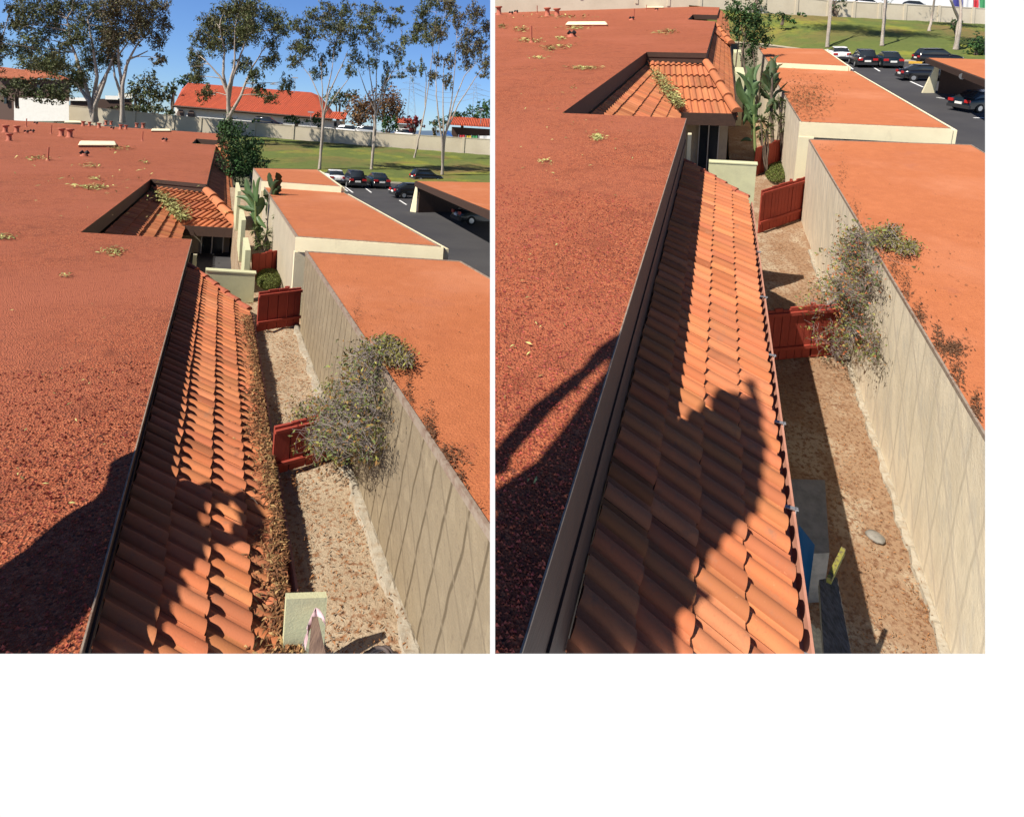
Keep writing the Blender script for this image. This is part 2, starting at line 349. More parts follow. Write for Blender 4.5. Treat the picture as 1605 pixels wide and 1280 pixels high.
def bushy(side, D, blobs, label, m=M_bush, name='bush', cat='bush', group=None, dens=1.0, size=None, bot=None, trunk=True, droop=.1):
    u = D/F; x0, y0 = blobs[0][:2]
    base = far(x0, bot if bot else y0+blobs[0][3], D)
    t = thing(name, label, cat, base, group)
    if trunk:
        tr = MB()
        for k in range(4): limb(tr, base+V((random.uniform(-.5, .5)*u*4, 0, 0)), far(x0+random.uniform(-.5, .5)*blobs[0][2], y0, D), u*1.6, u*.5, .1)
        put('trunk', tr, M_bark2, t, side)
    lf = MB()
    for x, y, rx, ry in blobs:
        clump(lf, far(x, y, D), (rx*u, rx*u, ry*u), int(max(60, rx*ry*1.2*dens)), size or u*4.2, 1, droop, .5)
    put('crown', lf, m, t, side); return t

# ---------------------------------------------------------------- vehicles
def car(pos, ydir, paint, label, sc=1.0, side=None, wagon=False, group='cars parked in the lot', up=V((0, 0, 1)), plate=True, lights=True):
    """pos: centre on the ground, ydir: the way the nose points"""
    yd = V(ydir).normalized(); xd = yd.cross(up).normalized(); upn = xd.cross(yd)
    f = lambda p: pos+(xd*p[0]+yd*p[1]+upn*p[2])*sc
    name = 'parked_car'; t = thing(name, label, 'car', pos, group)
    prof = [(-2.2, .35), (-2.24, .62), (-2.18, .92), (-1.6, 1.0), (-.9, 1.02), (.95, .98), (1.75, .88), (2.15, .70), (2.22, .45), (2.15, .3)]
    if wagon: prof[2] = (-2.2, 1.05); prof[3] = (-1.9, 1.08)
    rows = []
    for y, z in prof:
        wd = .9 if abs(y) < 1.9 else .82
        rows.append([f((-wd*.97, y, .28)), f((-wd, y, .5)), f((-wd, y, max(.5, z-.12))), f((-wd*.9, y, z)), f((0, y, z+.04)), f((wd*.9, y, z)), f((wd, y, max(.5, z-.12))), f((wd, y, .5)), f((wd*.97, y, .28))])
    b = MB(); b.grid(rows); b.face(rows[0]); b.face(rows[-1])
    put('body', b, paint, t, side)
    top = 1.62 if wagon else 1.42
    st = [(-2.1 if wagon else -1.75, 1.03, .8), (-1.8 if wagon else -1.15, top-.05, .66), (-.6, top, .66), (.25, top-.04, .66), (1.05, 1.0, .8)]
    rows = [[f((-wd, y, .97)), f((-wd*(.97), y, (z+.97)/2)), f((-wd*.88, y, z)), f((0, y, z+.03)), f((wd*.88, y, z)), f((wd*.97, y, (z+.97)/2)), f((wd, y, .97))] for y, z, wd in st]
    b = MB(); b.grid(rows); b.face(rows[0]); b.face(rows[-1]); put('cabin_glass', b, M_glass, t, side)
    rf = MB(); y0, y1 = st[1][0]+.08, .2
    rf.prism([f((x*.62, y, top-.03)) for x, y in ((-1, y0), (1, y0), (1, y1), (-1, y1))], [f((x*.55, y, top+.035)) for x, y in ((-1, y0+.05), (1, y0+.05), (1, y1-.08), (-1, y1-.08))])
    put('roof', rf, paint, t, side)
    for sx in (-1, 1):
        for y in (-1.38, 1.35):
            wb = MB(); wb.tube([f((sx*.72, y, .32)), f((sx*.93, y, .32))], .32*sc, 18); tyre = put('wheel', wb, mat('tyre rubber', (.02, .02, .02), .9), t, side)
            rb = MB(); rb.tube([f((sx*.9, y, .32)), f((sx*.945, y, .32))], .19*sc, 12)
            if tyre: put('rim', rb, M_metal, tyre, side)
        lb = MB(); lb.box(f, sx*.62-.2, sx*.62+.2, -2.27, -2.17, .72, .92)
        put('tail_light', lb, mat('tail light red', (.45, .02, .02), .3), t, side)
        hb = MB(); hb.box(f, sx*.62-.18, sx*.62+.18, 2.1, 2.2, .55, .7); put('headlight', hb, M_metal, t, side)
        mb_ = MB(); mb_.box(f, sx*.98-.1, sx*.98+.1, .72, .88, .92, 1.08); put('side_mirror', mb_, paint, t, side)
    pb = MB(); pb.box(f, -.26, .26, -2.29, -2.2, .58, .74); put('number_plate', pb, M_white, t, side)
    bb = MB(); bb.box(f, -.84, .84, -2.3, -2.12, .3, .52); put('bumper', bb, mat('dark trim', (.03, .03, .032), .6), t, side)
    return t
def paint(n, c): return mat('car paint '+n, c, .22, spec=.6)
P_black, P_navy, P_white, P_silver = paint('black', (.008, .008, .01)), paint('dark blue green', (.008, .016, .022)), paint('white', (.7, .7, .7)), paint('silver', (.35, .36, .37))

# ================================================================ PLOTS
def proj(p):
    q = V(p); u = (cr*q.x+sr*q.z)/q.y; v = (-sr*q.x+cr*q.z)/q.y
    return PX+F*u, PY-F*v
def lift(P, g, py):
    """height above local point g at which the picture row py is reached"""
    lo, hi = 0, 60
    for _ in range(50):
        m = (lo+hi)/2
        if proj(P.w(V(g)+V((0, 0, m))))[1] > py: lo = m
        else: hi = m
    return lo
def onY(P, px, py, Y): d = P.I @ ray(px, py); return d*(Y/d.y)
def onX(P, px, py, X): d = P.I @ ray(px, py); return d*(X/d.x)
LEFT = dict(P=PL, s='L', d=.17, RX=-.36, ex=.46, gx=.53, ez=-2.55, zb=-2.67, lot=-4.6, k=.0164, Y1=22, Xw=1.09, zt=-1.6, cw=.22, p=.13,
    nB=(300, 375), nA=(131, 364), nC=(244, 272), nD=(326, 289), m1=(338.7, 227.4), m0=(300.6, 225), m2=(308, 217.4), m3=(341, 220), fR=(343.5, 209.6), fL=(0, 187.5),
    eV=(288, 353), eH=(372, 358), dd=.27, ze=-2.9, rT=(305, 416), rE=(389, 489),
    zc=-3.8, word='left picture')
RIGHT = dict(P=PR, s='R', d=.75, RX=-.47, ex=.52, gx=.60, ez=-3.1, zb=-5.3, lot=-6.2, k=.0097, Y1=22, Xw=2.07, zt=-3.33, cw=.27, p=.16,
    nB=(1076.5, 185.5), nA=(887, 177.5), nC=(1013, 80), nD=(1104, 83.5), m1=(1119, 34), m0=(1078, 31), m2=(1086, 23), m3=(1122, 24), fR=(1125, 12), fL=(800, -1),
    eV=(1066, 176.5), eH=(1153, 178.5), dd=.38, ze=-3.3, rT=(1072, 232), rE=(1173, 313),
    zc=-5.6, word='right picture')
def roofpt(c, px, py):
    P = c['P']; d = P.I @ ray(px, py); t = -2/d.z
    if d.y*t > c['Y1'] or t < 0: t = (-2-c['k']*c['Y1'])/(d.z-c['k']*d.y)
    return d*t
def quadwall(mb, P, a, b, z0a, z1a, z0b=None, z1b=None):
    z0b = z0a if z0b is None else z0b; z1b = z1a if z1b is None else z1b
    mb.face([P.w(a.x, a.y, z0a), P.w(b.x, b.y, z0b), P.w(b.x, b.y, z1b), P.w(a.x, a.y, z1a)])
def board(mb, P, a, b, z0, z1, th):
    """upright slab between plan points a and b"""
    a = V((a[0], a[1], 0)); b = V((b[0], b[1], 0)); n = (b-a).cross(V((0, 0, 1))).normalized()*th
    q = [a, b, b+n, a+n]
    zz0 = z0 if isinstance(z0, tuple) else (z0, z0); zz1 = z1 if isinstance(z1, tuple) else (z1, z1)
    mb.prism([P.w(p.x, p.y, zz0[i in (1, 2)]) for i, p in enumerate(q)], [P.w(p.x, p.y, zz1[i in (1, 2)]) for i, p in enumerate(q)])
def vplane(P, a, b, keep):
    """vertical cutting plane through plan points a, b keeping the side of keep; returned in coordinates of a mesh not yet moved"""
    a, b = V(a), V(b); n = P.M @ (b-a).cross(V((0, 0, 1))).normalized(); co = P.w(a)
    if n.dot(P.w(V(keep))-co) < 0: n = -n
    return (co, n)
def litter(mb, P, pts_fn, n, s0, s1, tints, N=V((0, 0, 1)), asp=.22):
    for _ in range(n):
        p = pts_fn()
        if p is None: continue
        mb.fallen(p, random.uniform(s0, s1), random.choice(tints), N, asp)
TL = [(1.1, .8, .55), (.8, .5, .35), (1.3, 1.05, .8), (.6, .38, .28), (1.5, 1.35, 1.1), (.95, .95, .6)]

def building(c):
    P, s = c['P'], c['s']; L = s == 'L'
    pts = {k: roofpt(c, *c[k]) for k in ('nA', 'nB', 'nC', 'nD', 'm0', 'm1', 'm2', 'm3', 'fR', 'fL')}
    RX = c['RX']; xl = (pts['nA'].x+pts['nC'].x)/2
    fr_ = pts['fR'].copy(); fr_.x = RX; k_ = (pts['fL']-fr_)/(pts['fL'].x-fr_.x); pts['fL'] = fr_+k_*(-90-fr_.x)
    for k in ('nB', 'nD'): pts[k].x = RX
    for k in ('nA', 'nC'): pts[k].x = xl
    pts['nC'].y = pts['nD'].y+(pts['nC'].y-pts['nD'].y)*.4
    for k in ('m1', 'm3', 'fR'): pts[k].x = RX
    c['pts'] = pts
    b = thing('apartment_building', 'long low apartment building under a flat red gravel roof, %s' % c['word'], 'building', P.w(RX-6, 12, c['zb']), None)
    roof = MB(); Y0 = 1.0; k = c['k']
    zz = lambda y: -2 if y <= c['Y1'] else -2+k*(y-c['Y1'])
    def pt(x, y): return P.w(x, y, zz(y))
    # near half level, far half rising a little to the far parapet
    y1 = c['Y1']; A, B, Cc, Dd = pts['nA'], pts['nB'], pts['nC'], pts['nD']
    XL = -90
    roof.face([pt(XL, Y0), pt(RX, Y0), pt(RX, B.y), pt(A.x, A.y), pt(XL, A.y)])
    ymax = min(Cc.y, 40)
    roof.face([pt(XL, A.y), pt(A.x, A.y), pt(A.x, y1), pt(XL, y1)])
    roof.face([pt(XL, y1), pt(A.x, y1), pt(Cc.x, Cc.y), pt(XL, Cc.y)])
    yD = Dd.y; roof.face([pt(Cc.x, Cc.y), pt(RX, yD), pt(RX, pts['m1'].y), pt(pts['m0'].x, pts['m0'].y)])
    roof.face([pt(XL, Cc.y), pt(Cc.x, Cc.y), pt(pts['m0'].x, pts['m0'].y), pt(pts['m2'].x, pts['m2'].y), pt(RX, pts['m3'].y), pt(RX, pts['fR'].y), pt(XL, pts['fL'].y)])
    put('flat_roof', roof, M_gravel, b, s)
    fz = MB()
    def fas(a, b_, dz, mbx=None, inset=.0):
        (mbx or fz).face([P.w(a.x, a.y, zz(a.y)-.004), P.w(b_.x, b_.y, zz(b_.y)-.004), P.w(b_.x, b_.y, zz(b_.y)-dz), P.w(a.x, a.y, zz(a.y)-dz)])
    a0 = V((RX, Y0, 0)); fas(a0, B, c['d']+.05)
    put('fascia_board', fz, M_brown, b, s)
    fz = MB(); fas(B, A, c['dd']+.6); fas(A, Cc, c['dd']+.04); put('fascia_board', fz, M_brown, b, s)
    fz = MB(); fas(Cc, Dd, c['dd']); fas(Dd, pts['m1'], c['dd']+.03); put('fascia_board', fz, M_brown, b, s)
    fz = MB(); fas(pts['m1'], pts['m0'], .3); fas(pts['m0'], pts['m2'], .5); fas(pts['m2'], pts['m3'], .45); fas(pts['m3'], pts['fR'], .4); put('fascia_board', fz, M_brown, b, s)
    # a thin moulding along the fascia, and flashing on the roof edge
    fl = MB(); fl.box(P.w, RX-.003, RX+.004, Y0, B.y-.02, -2.012, -1.996); put('roof_flashing', fl, M_flash, b, s)
    ml = MB(); ml.box(P.w, RX+.002, RX+.012, Y0, B.y, -2-c['d']*.62, -2-c['d']*.5); put('moulding', ml, M_brown, b, s)
    q1, q2 = Cc, Dd
    ml = MB(); n_ = (q2-q1).normalized(); off = V((n_.y, -n_.x, 0))*.03
    ml.face([P.w(q1.x+off.x, q1.y+off.y, -2.0), P.w(q2.x+off.x, q2.y+off.y, -2.0), P.w(q2.x+off.x, q2.y+off.y, -2-c['dd']*.45), P.w(q1.x+off.x, q1.y+off.y, -2-c['dd']*.45)])
    put('fascia_board', ml, M_brown, b, s)
    # near tiled slope
    top = V((RX+.005, 1.2, -2-c['d'])); dn = V((c['ex']-RX, 0, c['ez']-top.z)); nc = 4; cw = dn.length/nc
    rT, rE = P.at(*c['rT'], top.z), P.at(*c['rE'], c['ez'])
    rT.x = RX; rE.x = c['ex']; rT.y = min(rT.y, B.y-.08)
    dn.y = (rE.y-rT.y)*.52; cw = dn.length/nc; nr = int((rT.y-.6)/c['p']); top.y = rT.y-nr*c['p']
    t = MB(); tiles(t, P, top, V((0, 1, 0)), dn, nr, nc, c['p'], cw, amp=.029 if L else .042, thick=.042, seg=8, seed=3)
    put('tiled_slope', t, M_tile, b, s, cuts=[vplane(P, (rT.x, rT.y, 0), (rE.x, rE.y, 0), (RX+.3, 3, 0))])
    u_ = MB(); u_.face([P.w(top.x, .9, top.z-.02), P.w(rE.x-.02, .9, rE.z-.02), P.w(rE.x-.02, rE.y-.02, rE.z-.02), P.w(rT.x, rT.y-.02, rT.z-.02)]); put('roof_underlay', u_, M_brown, b, s)
    cp = MB(); captiles(cp, P, rT+V((-.02, 0, .02)), rE+V((0, 0, .02)), 6, .055); put('ridge_cap', cp, M_tilecap, b, s)
    sb = MB(); quadwall(sb, P, V((rT.x, rT.y+.03, 0)), V((rE.x, rE.y+.03, 0)), rT.z-.25, rT.z-.02, rE.z-.2, rE.z-.02); put('barge_board', sb, M_brown, b, s)
    # gutter, wall below
    gt = MB(); z = c['ez']-.03; gy0 = 1.2; gy1 = rE.y
    prof = [(c['ex']-.01, z), (c['ex']-.01, z-.07), (c['gx']-.02, z-.07), (c['gx'], z+.0), (c['gx']+.014, z+.0), (c['gx']-.004, z-.085), (c['ex']-.03, z-.085)]
    gt.grid([[P.w(x, y, zq) for x, zq in prof] for y in [gy0+(gy1-gy0)*i/24 for i in range(25)]], smooth=False)
    gt.face([P.w(x, gy1, zq) for x, zq in prof])
    put('gutter', gt, M_gutter, b, s)
    if not L:
        for y in (2.5, 3.4, 4.2, 5.1, 6.2, 7.4):
            br = MB(); br.box(P.w, c['ex']-.06, c['gx']+.03, y-.012, y+.012, z+.012, z+.018); br.box(P.w, c['gx']+.012, c['gx']+.018, y-.012, y+.012, z-.03, z+.018); put('gutter_strap', br, M_metal, b, s)
    wl = MB(); quadwall(wl, P, V((c['ex']-.22, 1.0, 0)), V((c['ex']-.22, rE.y, 0)), c['zb'], c['ez']-.02); quadwall(wl, P, V((c['ex']-.22, rE.y-.05, 0)), V((RX-.05, rT.y-.05, 0)), c['zc'], c['ez']-.0, c['zc'], rT.z-.12)
    quadwall(wl, P, V((RX-.05, rT.y-.05, 0)), V((RX-.05, B.y-.03, 0)), c['zc'], -2.1)
    quadwall(wl, P, V((RX-.05, B.y-.03, 0)), V((A.x, A.y-.03, 0)), c['zc'], -2.3)
    wl.face([P.w(c['ex']-.22, 1.0, c['ez']-.05), P.w(c['ex'], 1.0, c['ez']-.05), P.w(c['ex'], rE.y, c['ez']-.05), P.w(c['ex']-.22, rE.y, c['ez']-.05)])
    put('wall', wl, M_green_cream, b, s)
    # court slopes
    ze = c['ze']; zt = -2-c['dd']+.0
    eV, eH = P.at(*c['eV'], ze), P.at(*c['eH'], ze)
    c['eV'], c['eH'] = eV, eH
    Ct, Dt = V((Cc.x, Cc.y, zt)), V((RX, yD, zt))
    A_ = (eH-eV).normalized(); mid = (Ct+Dt)/2
    Nn = A_.cross(Dt-eH).normalized(); Nn = -Nn if Nn.z < 0 else Nn
    D_ = Nn.cross(A_); D_ = -D_ if D_.z > 0 else D_
    Lh = abs((Dt-eH).dot(D_)); n4 = 4
    up = max(Lh, abs((Ct-eV).dot(D_))); ncs = int(up/(Lh/n4))+1; cw = Lh/n4
    O = eV-D_*(cw*ncs)-A_*2.8-V((0, 0, .10))
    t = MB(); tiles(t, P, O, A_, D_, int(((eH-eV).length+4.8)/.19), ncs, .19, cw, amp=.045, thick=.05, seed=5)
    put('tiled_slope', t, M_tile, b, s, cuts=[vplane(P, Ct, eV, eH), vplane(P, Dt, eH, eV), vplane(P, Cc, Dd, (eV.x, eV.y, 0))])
    dn = V((eV.x-A.x, 0, ze-zt)); nn = 5
    t = MB(); tiles(t, P, V((A.x+.01, A.y-1.0, zt-.12)), V((0, 1, 0)), dn, int((Cc.y-A.y+2)/.26), nn, .26, dn.length/nn, amp=.05, thick=.05, seed=6)
    put('tiled_slope', t, M_tile, b, s, cuts=[vplane(P, Ct, eV, (A.x+.3, A.y, 0)), vplane(P, B, A, (RX, 18, 0))])
    yE = pts['m1'].y
    dn = V((eH.x-RX, 0, ze-zt)); up_ = V((0, yE-eH.y, zz(yE)+2))
    t = MB(); tiles(t, P, V((RX+.01, eH.y-.5, zt-.10)), up_, dn, int((yE-eH.y+1)/.24), 5, .24, dn.length/5, amp=.04, thick=.04, seed=8)
    put('tiled_slope', t, M_tile, b, s, cuts=[vplane(P, Dt, eH, (RX+.3, yD+10, 0))])
    cp = MB(); captiles(cp, P, Dt+V((.0, 0, .06)), eH+V((0, -.05, .06)), 4, .15); put('ridge_cap', cp, M_tile, b, s)
    m1 = pts['m1']; q = V((m1.x, m1.y, zz(m1.y)-c['dd'])); e2 = V((eH.x+.05, m1.y-(yD-eH.y)*1.4, ze+(zz(yE)+2)))
    cp = MB(); captiles(cp, P, q+V((0, 0, .12)), e2+V((0, 0, .15)), 4, .22); put('ridge_cap', cp, M_tile, b, s)
    dn2 = V((eH.x-RX, 0, ze-zt)); y3 = pts['fR'].y
    t = MB(); tiles(t, P, V((RX+.01, e2.y, zz(m1.y)-.4)), V((0, 1, c['k'])), dn2, int((y3-e2.y)/.5), 3, .5, dn2.length/3, amp=.08, thick=.06, seed=9)
    put('tiled_slope', t, M_tile, b, s)
    # fascia and wall under the court eave
    f = MB(); dz = .27 if L else .36
    board(f, P, (eV.x-.1, eV.y-.03), (eH.x+.02, eH.y-.03), ze-dz, ze+.0, -.05); board(f, P, (eH.x+.02, eH.y), (eH.x+.02, yE), (ze-.2, ze-.2+k*40), (ze-.02, ze-.02+k*40), .04); put('eave_fascia', f, M_brown, b, s)
    wl = MB(); wy = 1.1
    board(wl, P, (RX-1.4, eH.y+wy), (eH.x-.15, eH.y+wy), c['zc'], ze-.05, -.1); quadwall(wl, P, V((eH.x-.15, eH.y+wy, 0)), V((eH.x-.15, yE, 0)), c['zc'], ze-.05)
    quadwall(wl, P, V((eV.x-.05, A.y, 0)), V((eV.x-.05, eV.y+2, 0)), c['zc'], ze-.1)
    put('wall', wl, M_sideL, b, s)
    dr = MB(); gx0 = RX+.02; board(dr, P, (gx0, eH.y+wy-.03), (gx0+.55, eH.y+wy-.03), c['zc'], ze-.15, .02); d_ = put('patio_door', dr, M_glass, b, s)
    fr = MB()
    for x in (gx0-.03, gx0+.25, gx0+.55): board(fr, P, (x, eH.y+wy-.07), (x+.03, eH.y+wy-.07), c['zc'], ze-.12, .03)
    if d_: put('frame', fr, M_metal, d_, s)
    # brown post at the building corner
    ps = MB(); ps.box(P.w, RX+.03, RX+.09, B.y+.15, B.y+.21, c['zc'], -2.3); put('corner_post', ps, M_cream, b, s)
    return b

def prism_building(name, label, cat, P, s, corners, z, zb, M_roof, M_side, M_front, fasc, col=None, group=None):
    """corners: nearL, nearR, farR, farL local plan points; box with a red roof, front and side faces"""
    nl, nr, fr, fl = corners
    t = thing(name, label, cat, P.w((nl.x+nr.x)/2, nl.y, zb), group)
    r = MB(); r.face([P.w(p.x, p.y, z) for p in corners]); put('roof', r, M_roof, t, s)
    e = MB()
    for a, b in ((nl, fl), (fl, fr), (fr, nr), (nr, nl)):
        dd = (b-a); dd.z = 0; dd.normalize(); n = dd.cross(V((0, 0, 1)))*.02
        e.prism([P.w(q.x, q.y, z-.03) for q in (a, b, b+n, a+n)], [P.w(q.x, q.y, z+.012) for q in (a, b, b+n, a+n)])
    put('roof_edge', e, M_flash, t, s)
    w_ = MB(); quadwall(w_, P, nl, fl, zb, z-.03); put('side_wall', w_, M_side, t, s)
    w_ = MB(); quadwall(w_, P, fl, fr, zb, z-.03); put('back_wall', w_, M_side, t, s)
    if M_front:
        f = MB(); board(f, P, (nl.x-.02, nl.y-.03), (nr.x+.03, nr.y-.03), z-fasc, z-.002, -.1); put('front_fascia', f, M_front, t, s)
        f = MB(); board(f, P, (nl.x-.02, nl.y-.05), (nl.x+.28*col, nl.y-.05), zb, z-fasc, -.1); put('corner_column', f, M_front, t, s)
        f = MB(); board(f, P, (nr.x+.02, nr.y), (fr.x+.02, fr.y), z-fasc, z-.03, .1); put('side_fascia', f, M_front, t, s)
    else:
        f = MB(); board(f, P, (fr.x+.02, fr.y), (nr.x+.02, nr.y), z-.3, z-.03, .1); put('side_fascia', f, M_cream, t, s)
    return t

def fence(P, s, a, b, zb, top_py, label, rails=True, group='red board gates across the alley'):
    a, b = V(a), V(b); h = lift(P, b, top_py); n = (b-a).normalized(); nn = n.cross(V((0, 0, 1))); L = (b-a).length
    t = thing('wooden_gate', label, 'gate', P.w((a+b)/2), group)
    for i0, i1 in ((0, .68), (.69, 1)):
        m = MB(); k = max(2, int(L*(i1-i0)/.12))
        for j in range(k):
            x0 = i0+(i1-i0)*j/k; x1 = i0+(i1-i0)*(j+.93)/k; dz = random.uniform(-.02, .02)*h; o = nn*random.uniform(0, .006)
            p, q = a+n*L*x0+o, a+n*L*x1+o
            m.prism([P.w(v+V((0, 0, .02))) for v in (p, q, q+nn*.03, p+nn*.03)], [P.w(v+V((0, 0, h+dz))) for v in (p, q, q+nn*.03, p+nn*.03)], random.uniform(.9, 1.1))
        put('board_panel', m, M_red, t, s)
    if rails:
        for z in (.22, .88):
            m = MB(); p, q = a-nn*.0, b-nn*.0
            m.prism([P.w(v+V((0, 0, h*z))) for v in (p+nn*.065, q+nn*.065, q+nn*.034, p+nn*.034)], [P.w(v+V((0, 0, h*z+.06*h))) for v in (p+nn*.065, q+nn*.065, q+nn*.034, p+nn*.034)]); put('rail', m, M_red, t, s)
    m = MB(); p = a+n*L*.685; m.prism([P.w(p+V((x, y, 0))-nn*.03) for x, y in ((-.03, -.02), (.03, -.02), (.03, .02), (-.03, .02))], [P.w(p+V((x, y, h*1.03))-nn*.03) for x, y in ((-.03, -.02), (.03, -.02), (.03, .02), (-.03, .02))]); put('post', m, M_red, t, s)
    return t

def vents(c, pots, pipes, lows, slabs):
    P, s = c['P'], c['s']; g = 'roof vents, '+c['word']
    def dims(x, yb, yt):
        b = roofpt(c, x, yb); return b, lift(P, b, yt)
    rank = ['biggest', 'second', 'third', 'fourth', 'fifth', 'sixth', 'seventh', 'eighth', 'ninth', 'tenth', 'eleventh', 'twelfth', 'thirteenth', 'fourteenth']
    for i, (x, yb, yt, k) in enumerate(pots):
        b, h = dims(x, yb, yt); r = h*.30
        t = thing('roof_vent', ('large flared clay red roof vent, %s big pot from the left, %s' if k else 'small distant clay red roof vent, %s counted from the left, %s') % (rank[i] if i else 'first', c['word']), 'roof vent', P.w(b), g)
        m = MB(); m.tube([P.w(b+V((0, 0, z*h))) for z in (0, .08, .1, .75, .8)], [r*1.35, r*1.2, r*.9, r*.85, r*.85], 12); put('stack', m, M_pipe, t, s)
        m = MB(); m.tube([P.w(b+V((0, 0, z*h))) for z in (.76, .86, .98, 1)], [r*.9, r*1.35, r*1.35, r*1.0], 12); put('cap', m, M_pipe, t, s)
    for i, (x, yb, yt) in enumerate(pipes):
        b, h = dims(x, yb, yt)
        t = thing('vent_pipe', 'thin upright vent pipe standing on the red roof, %s from the left, %s' % (['first', 'second', 'third', 'fourth'][i], c['word']), 'vent pipe', P.w(b), 'vent pipes, '+c['word'])
        r = h*.055
        m = MB(); m.tube([P.w(b), P.w(b+V((0, 0, h)))], r, 8); put('pipe', m, M_pipe, t, s)
        m = MB(); m.tube([P.w(b), P.w(b+V((0, 0, h*.12)))], [r*3, r*1.1], 10); put('collar', m, M_pipe, t, s)
    for i, (x, yb, yt) in enumerate(lows):
        b, h = dims(x, yb, yt)
        t = thing('low_vent', 'squat hooded roof vent with dark openings, %s from the left, %s' % (['first', 'second', 'third', 'fourth', 'fifth', 'sixth'][i], c['word']), 'roof vent', P.w(b), 'hooded roof vents, '+c['word'])
        m = MB(); m.tube([P.w(b+V((0, 0, h*z))) for z in (0, .5)], [h*.8, h*.5], 4); put('base', m, M_pipe, t, s)
        m = MB()
        for sx in (-1, 1): m.tube([P.w(b+V((sx*h*.15, 0, h*.45))), P.w(b+V((sx*h*.55, -h*.1, h*.8)))], [h*.3, h*.36], 8)
        put('hood', m, M_dark, t, s)
    for i, (x0, y0, x1, y1) in enumerate(slabs):
        a, b = roofpt(c, x0, y1), roofpt(c, x1, y1); e = roofpt(c, x0+(x1-x0)*.05, y0); e2 = b+(e-a)
        t = thing('skylight', 'pale flat rectangular skylight cover, %s from the left, %s' % (['first', 'second', 'third'][i], c['word']), 'skylight', P.w((a+b)/2), 'skylights, '+c['word'])
        m = MB(); q = [a, b, e2, e]; m.prism([P.w(p+V((0, 0, .005))) for p in q], [P.w(p+V((0, 0, .12))) for p in q]); put('curb', m, M_pipe, t, s)
        cc = sum(q, V((0, 0, 0)))/4; m = MB(); m.prism([P.w(cc+(p-cc)*1.03+V((0, 0, .12))) for p in q], [P.w(cc+(p-cc)*.96+V((0, 0, .17))) for p in q]); put('cover', m, M_cream, t, s)

def debris(c, patches, label):
    """fallen leaf drifts on the gravel roof: (x, y, rx, ry, n, pale)"""
    P, s = c['P'], c['s']; m = MB(); N = P.M @ V((0, 0, 1))
    for x, y, rx, ry, n, pale in patches:
        for _ in range(n):
            q = roofpt(c, x+random.gauss(0, .45)*rx, y+random.gauss(0, .42)*ry); sc = max(.03, q.y*.0065)
            k = random.uniform(.5, 1.2); tint = (k*1.15, k*1.15, k*.75) if random.random() < pale else (k*.6, k*.42, k*.28)
            m.fallen(P.w(q+V((0, 0, .01+random.uniform(0, sc*.5)))), sc*random.uniform(.8, 1.7), tint, N)
    stuff('fallen_leaves', m, M_litg, label, 'leaves', s)

def shrub(c, root, body, mat_, label, leafn, red=False):
    """dry climbing shrub against the wall, its top sprawled over the carport roof"""
    P, s = c['P'], c['s']; b = P.w(root); t = thing('shrub', label, 'shrub', b, None)
    tw = MB(); lf = MB(); sc = .6 if s == 'L' else 1.0
    main = []
    def pb(bl):
        x, y, rx, ry, X = bl; r = math.sqrt(random.random()); a = random.uniform(0, 6.283)
        return onX(P, x+r*rx*math.cos(a), y+r*ry*math.sin(a), X+random.uniform(-.14, .05)*sc)
    hubs = [root]
    for bl in body:
        h = onX(P, bl[0], bl[1], bl[4]); p = min(hubs, key=lambda q: (q-h).length)
        limb(tw, P.w(p), P.w(h), .034*sc, .016*sc, .14); hubs.append(h)
        for _ in range(int(bl[2]*bl[3]*.075)):
            e = pb(bl); pts = limb(tw, P.w(h.lerp(e, random.uniform(0, .3))), P.w(e), .0035*sc, .0012*sc, .2, 5)
            for _k in range(3):
                st = random.choice(pts[1:]); e2 = st+V((random.gauss(0, 1), random.gauss(0, 1), random.gauss(0, 1)))*.09*sc
                limb(tw, st, e2, .0016*sc, .0008*sc, .2, 3)
                for _j in range(leafn):
                    k = random.uniform(.6, 1.5); tint = random.choice([(k*.7, k*.9, k*.9), (k*1.1, k*1.1, k), (k*.45, k*.6, k*.8), (k*1.7, k*.55, k*.8) if red else (k*.9, k*.6, k*.7), (k*1.0, k*.55, k*.6)])
                    lf.leaf(e2+V((random.gauss(0, 1), random.gauss(0, 1), random.gauss(0, 1)))*.03*sc, .048*sc*random.uniform(.6, 1.4), tint, .4, .3)
    hubs2 = [hubs[-1]]
    for x, y, rx, ry in mat_:
        h = P.at(x, y, c['zt']+.08*sc); limb(tw, P.w(hubs2[-1]), P.w(h), .014*sc, .008*sc, .1); hubs2.append(h)
        for _ in range(int(rx*ry*.22)):
            a = random.uniform(0, 6.283); r = math.sqrt(random.random()); e = P.at(x+r*rx*math.cos(a), y+r*ry*math.sin(a), c['zt']+random.uniform(.01, .16)*sc)
            pts = limb(tw, P.w(h.lerp(e, random.uniform(.2, .6))), P.w(e), .004*sc, .0014*sc, .2, 4)
            for _j in range(leafn+1):
                k = random.uniform(.5, 1.3); st = random.choice(pts[1:]); lf.leaf(st+V((random.gauss(0, 1), random.gauss(0, 1), random.gauss(0, .6)))*.03*sc, .045*sc*random.uniform(.6, 1.4), (k, k*random.uniform(.8, 1.1), k*.9), .4, .2)
    put('twigs', tw, M_twig, t, s); put('foliage', lf, M_shrub, t, s)

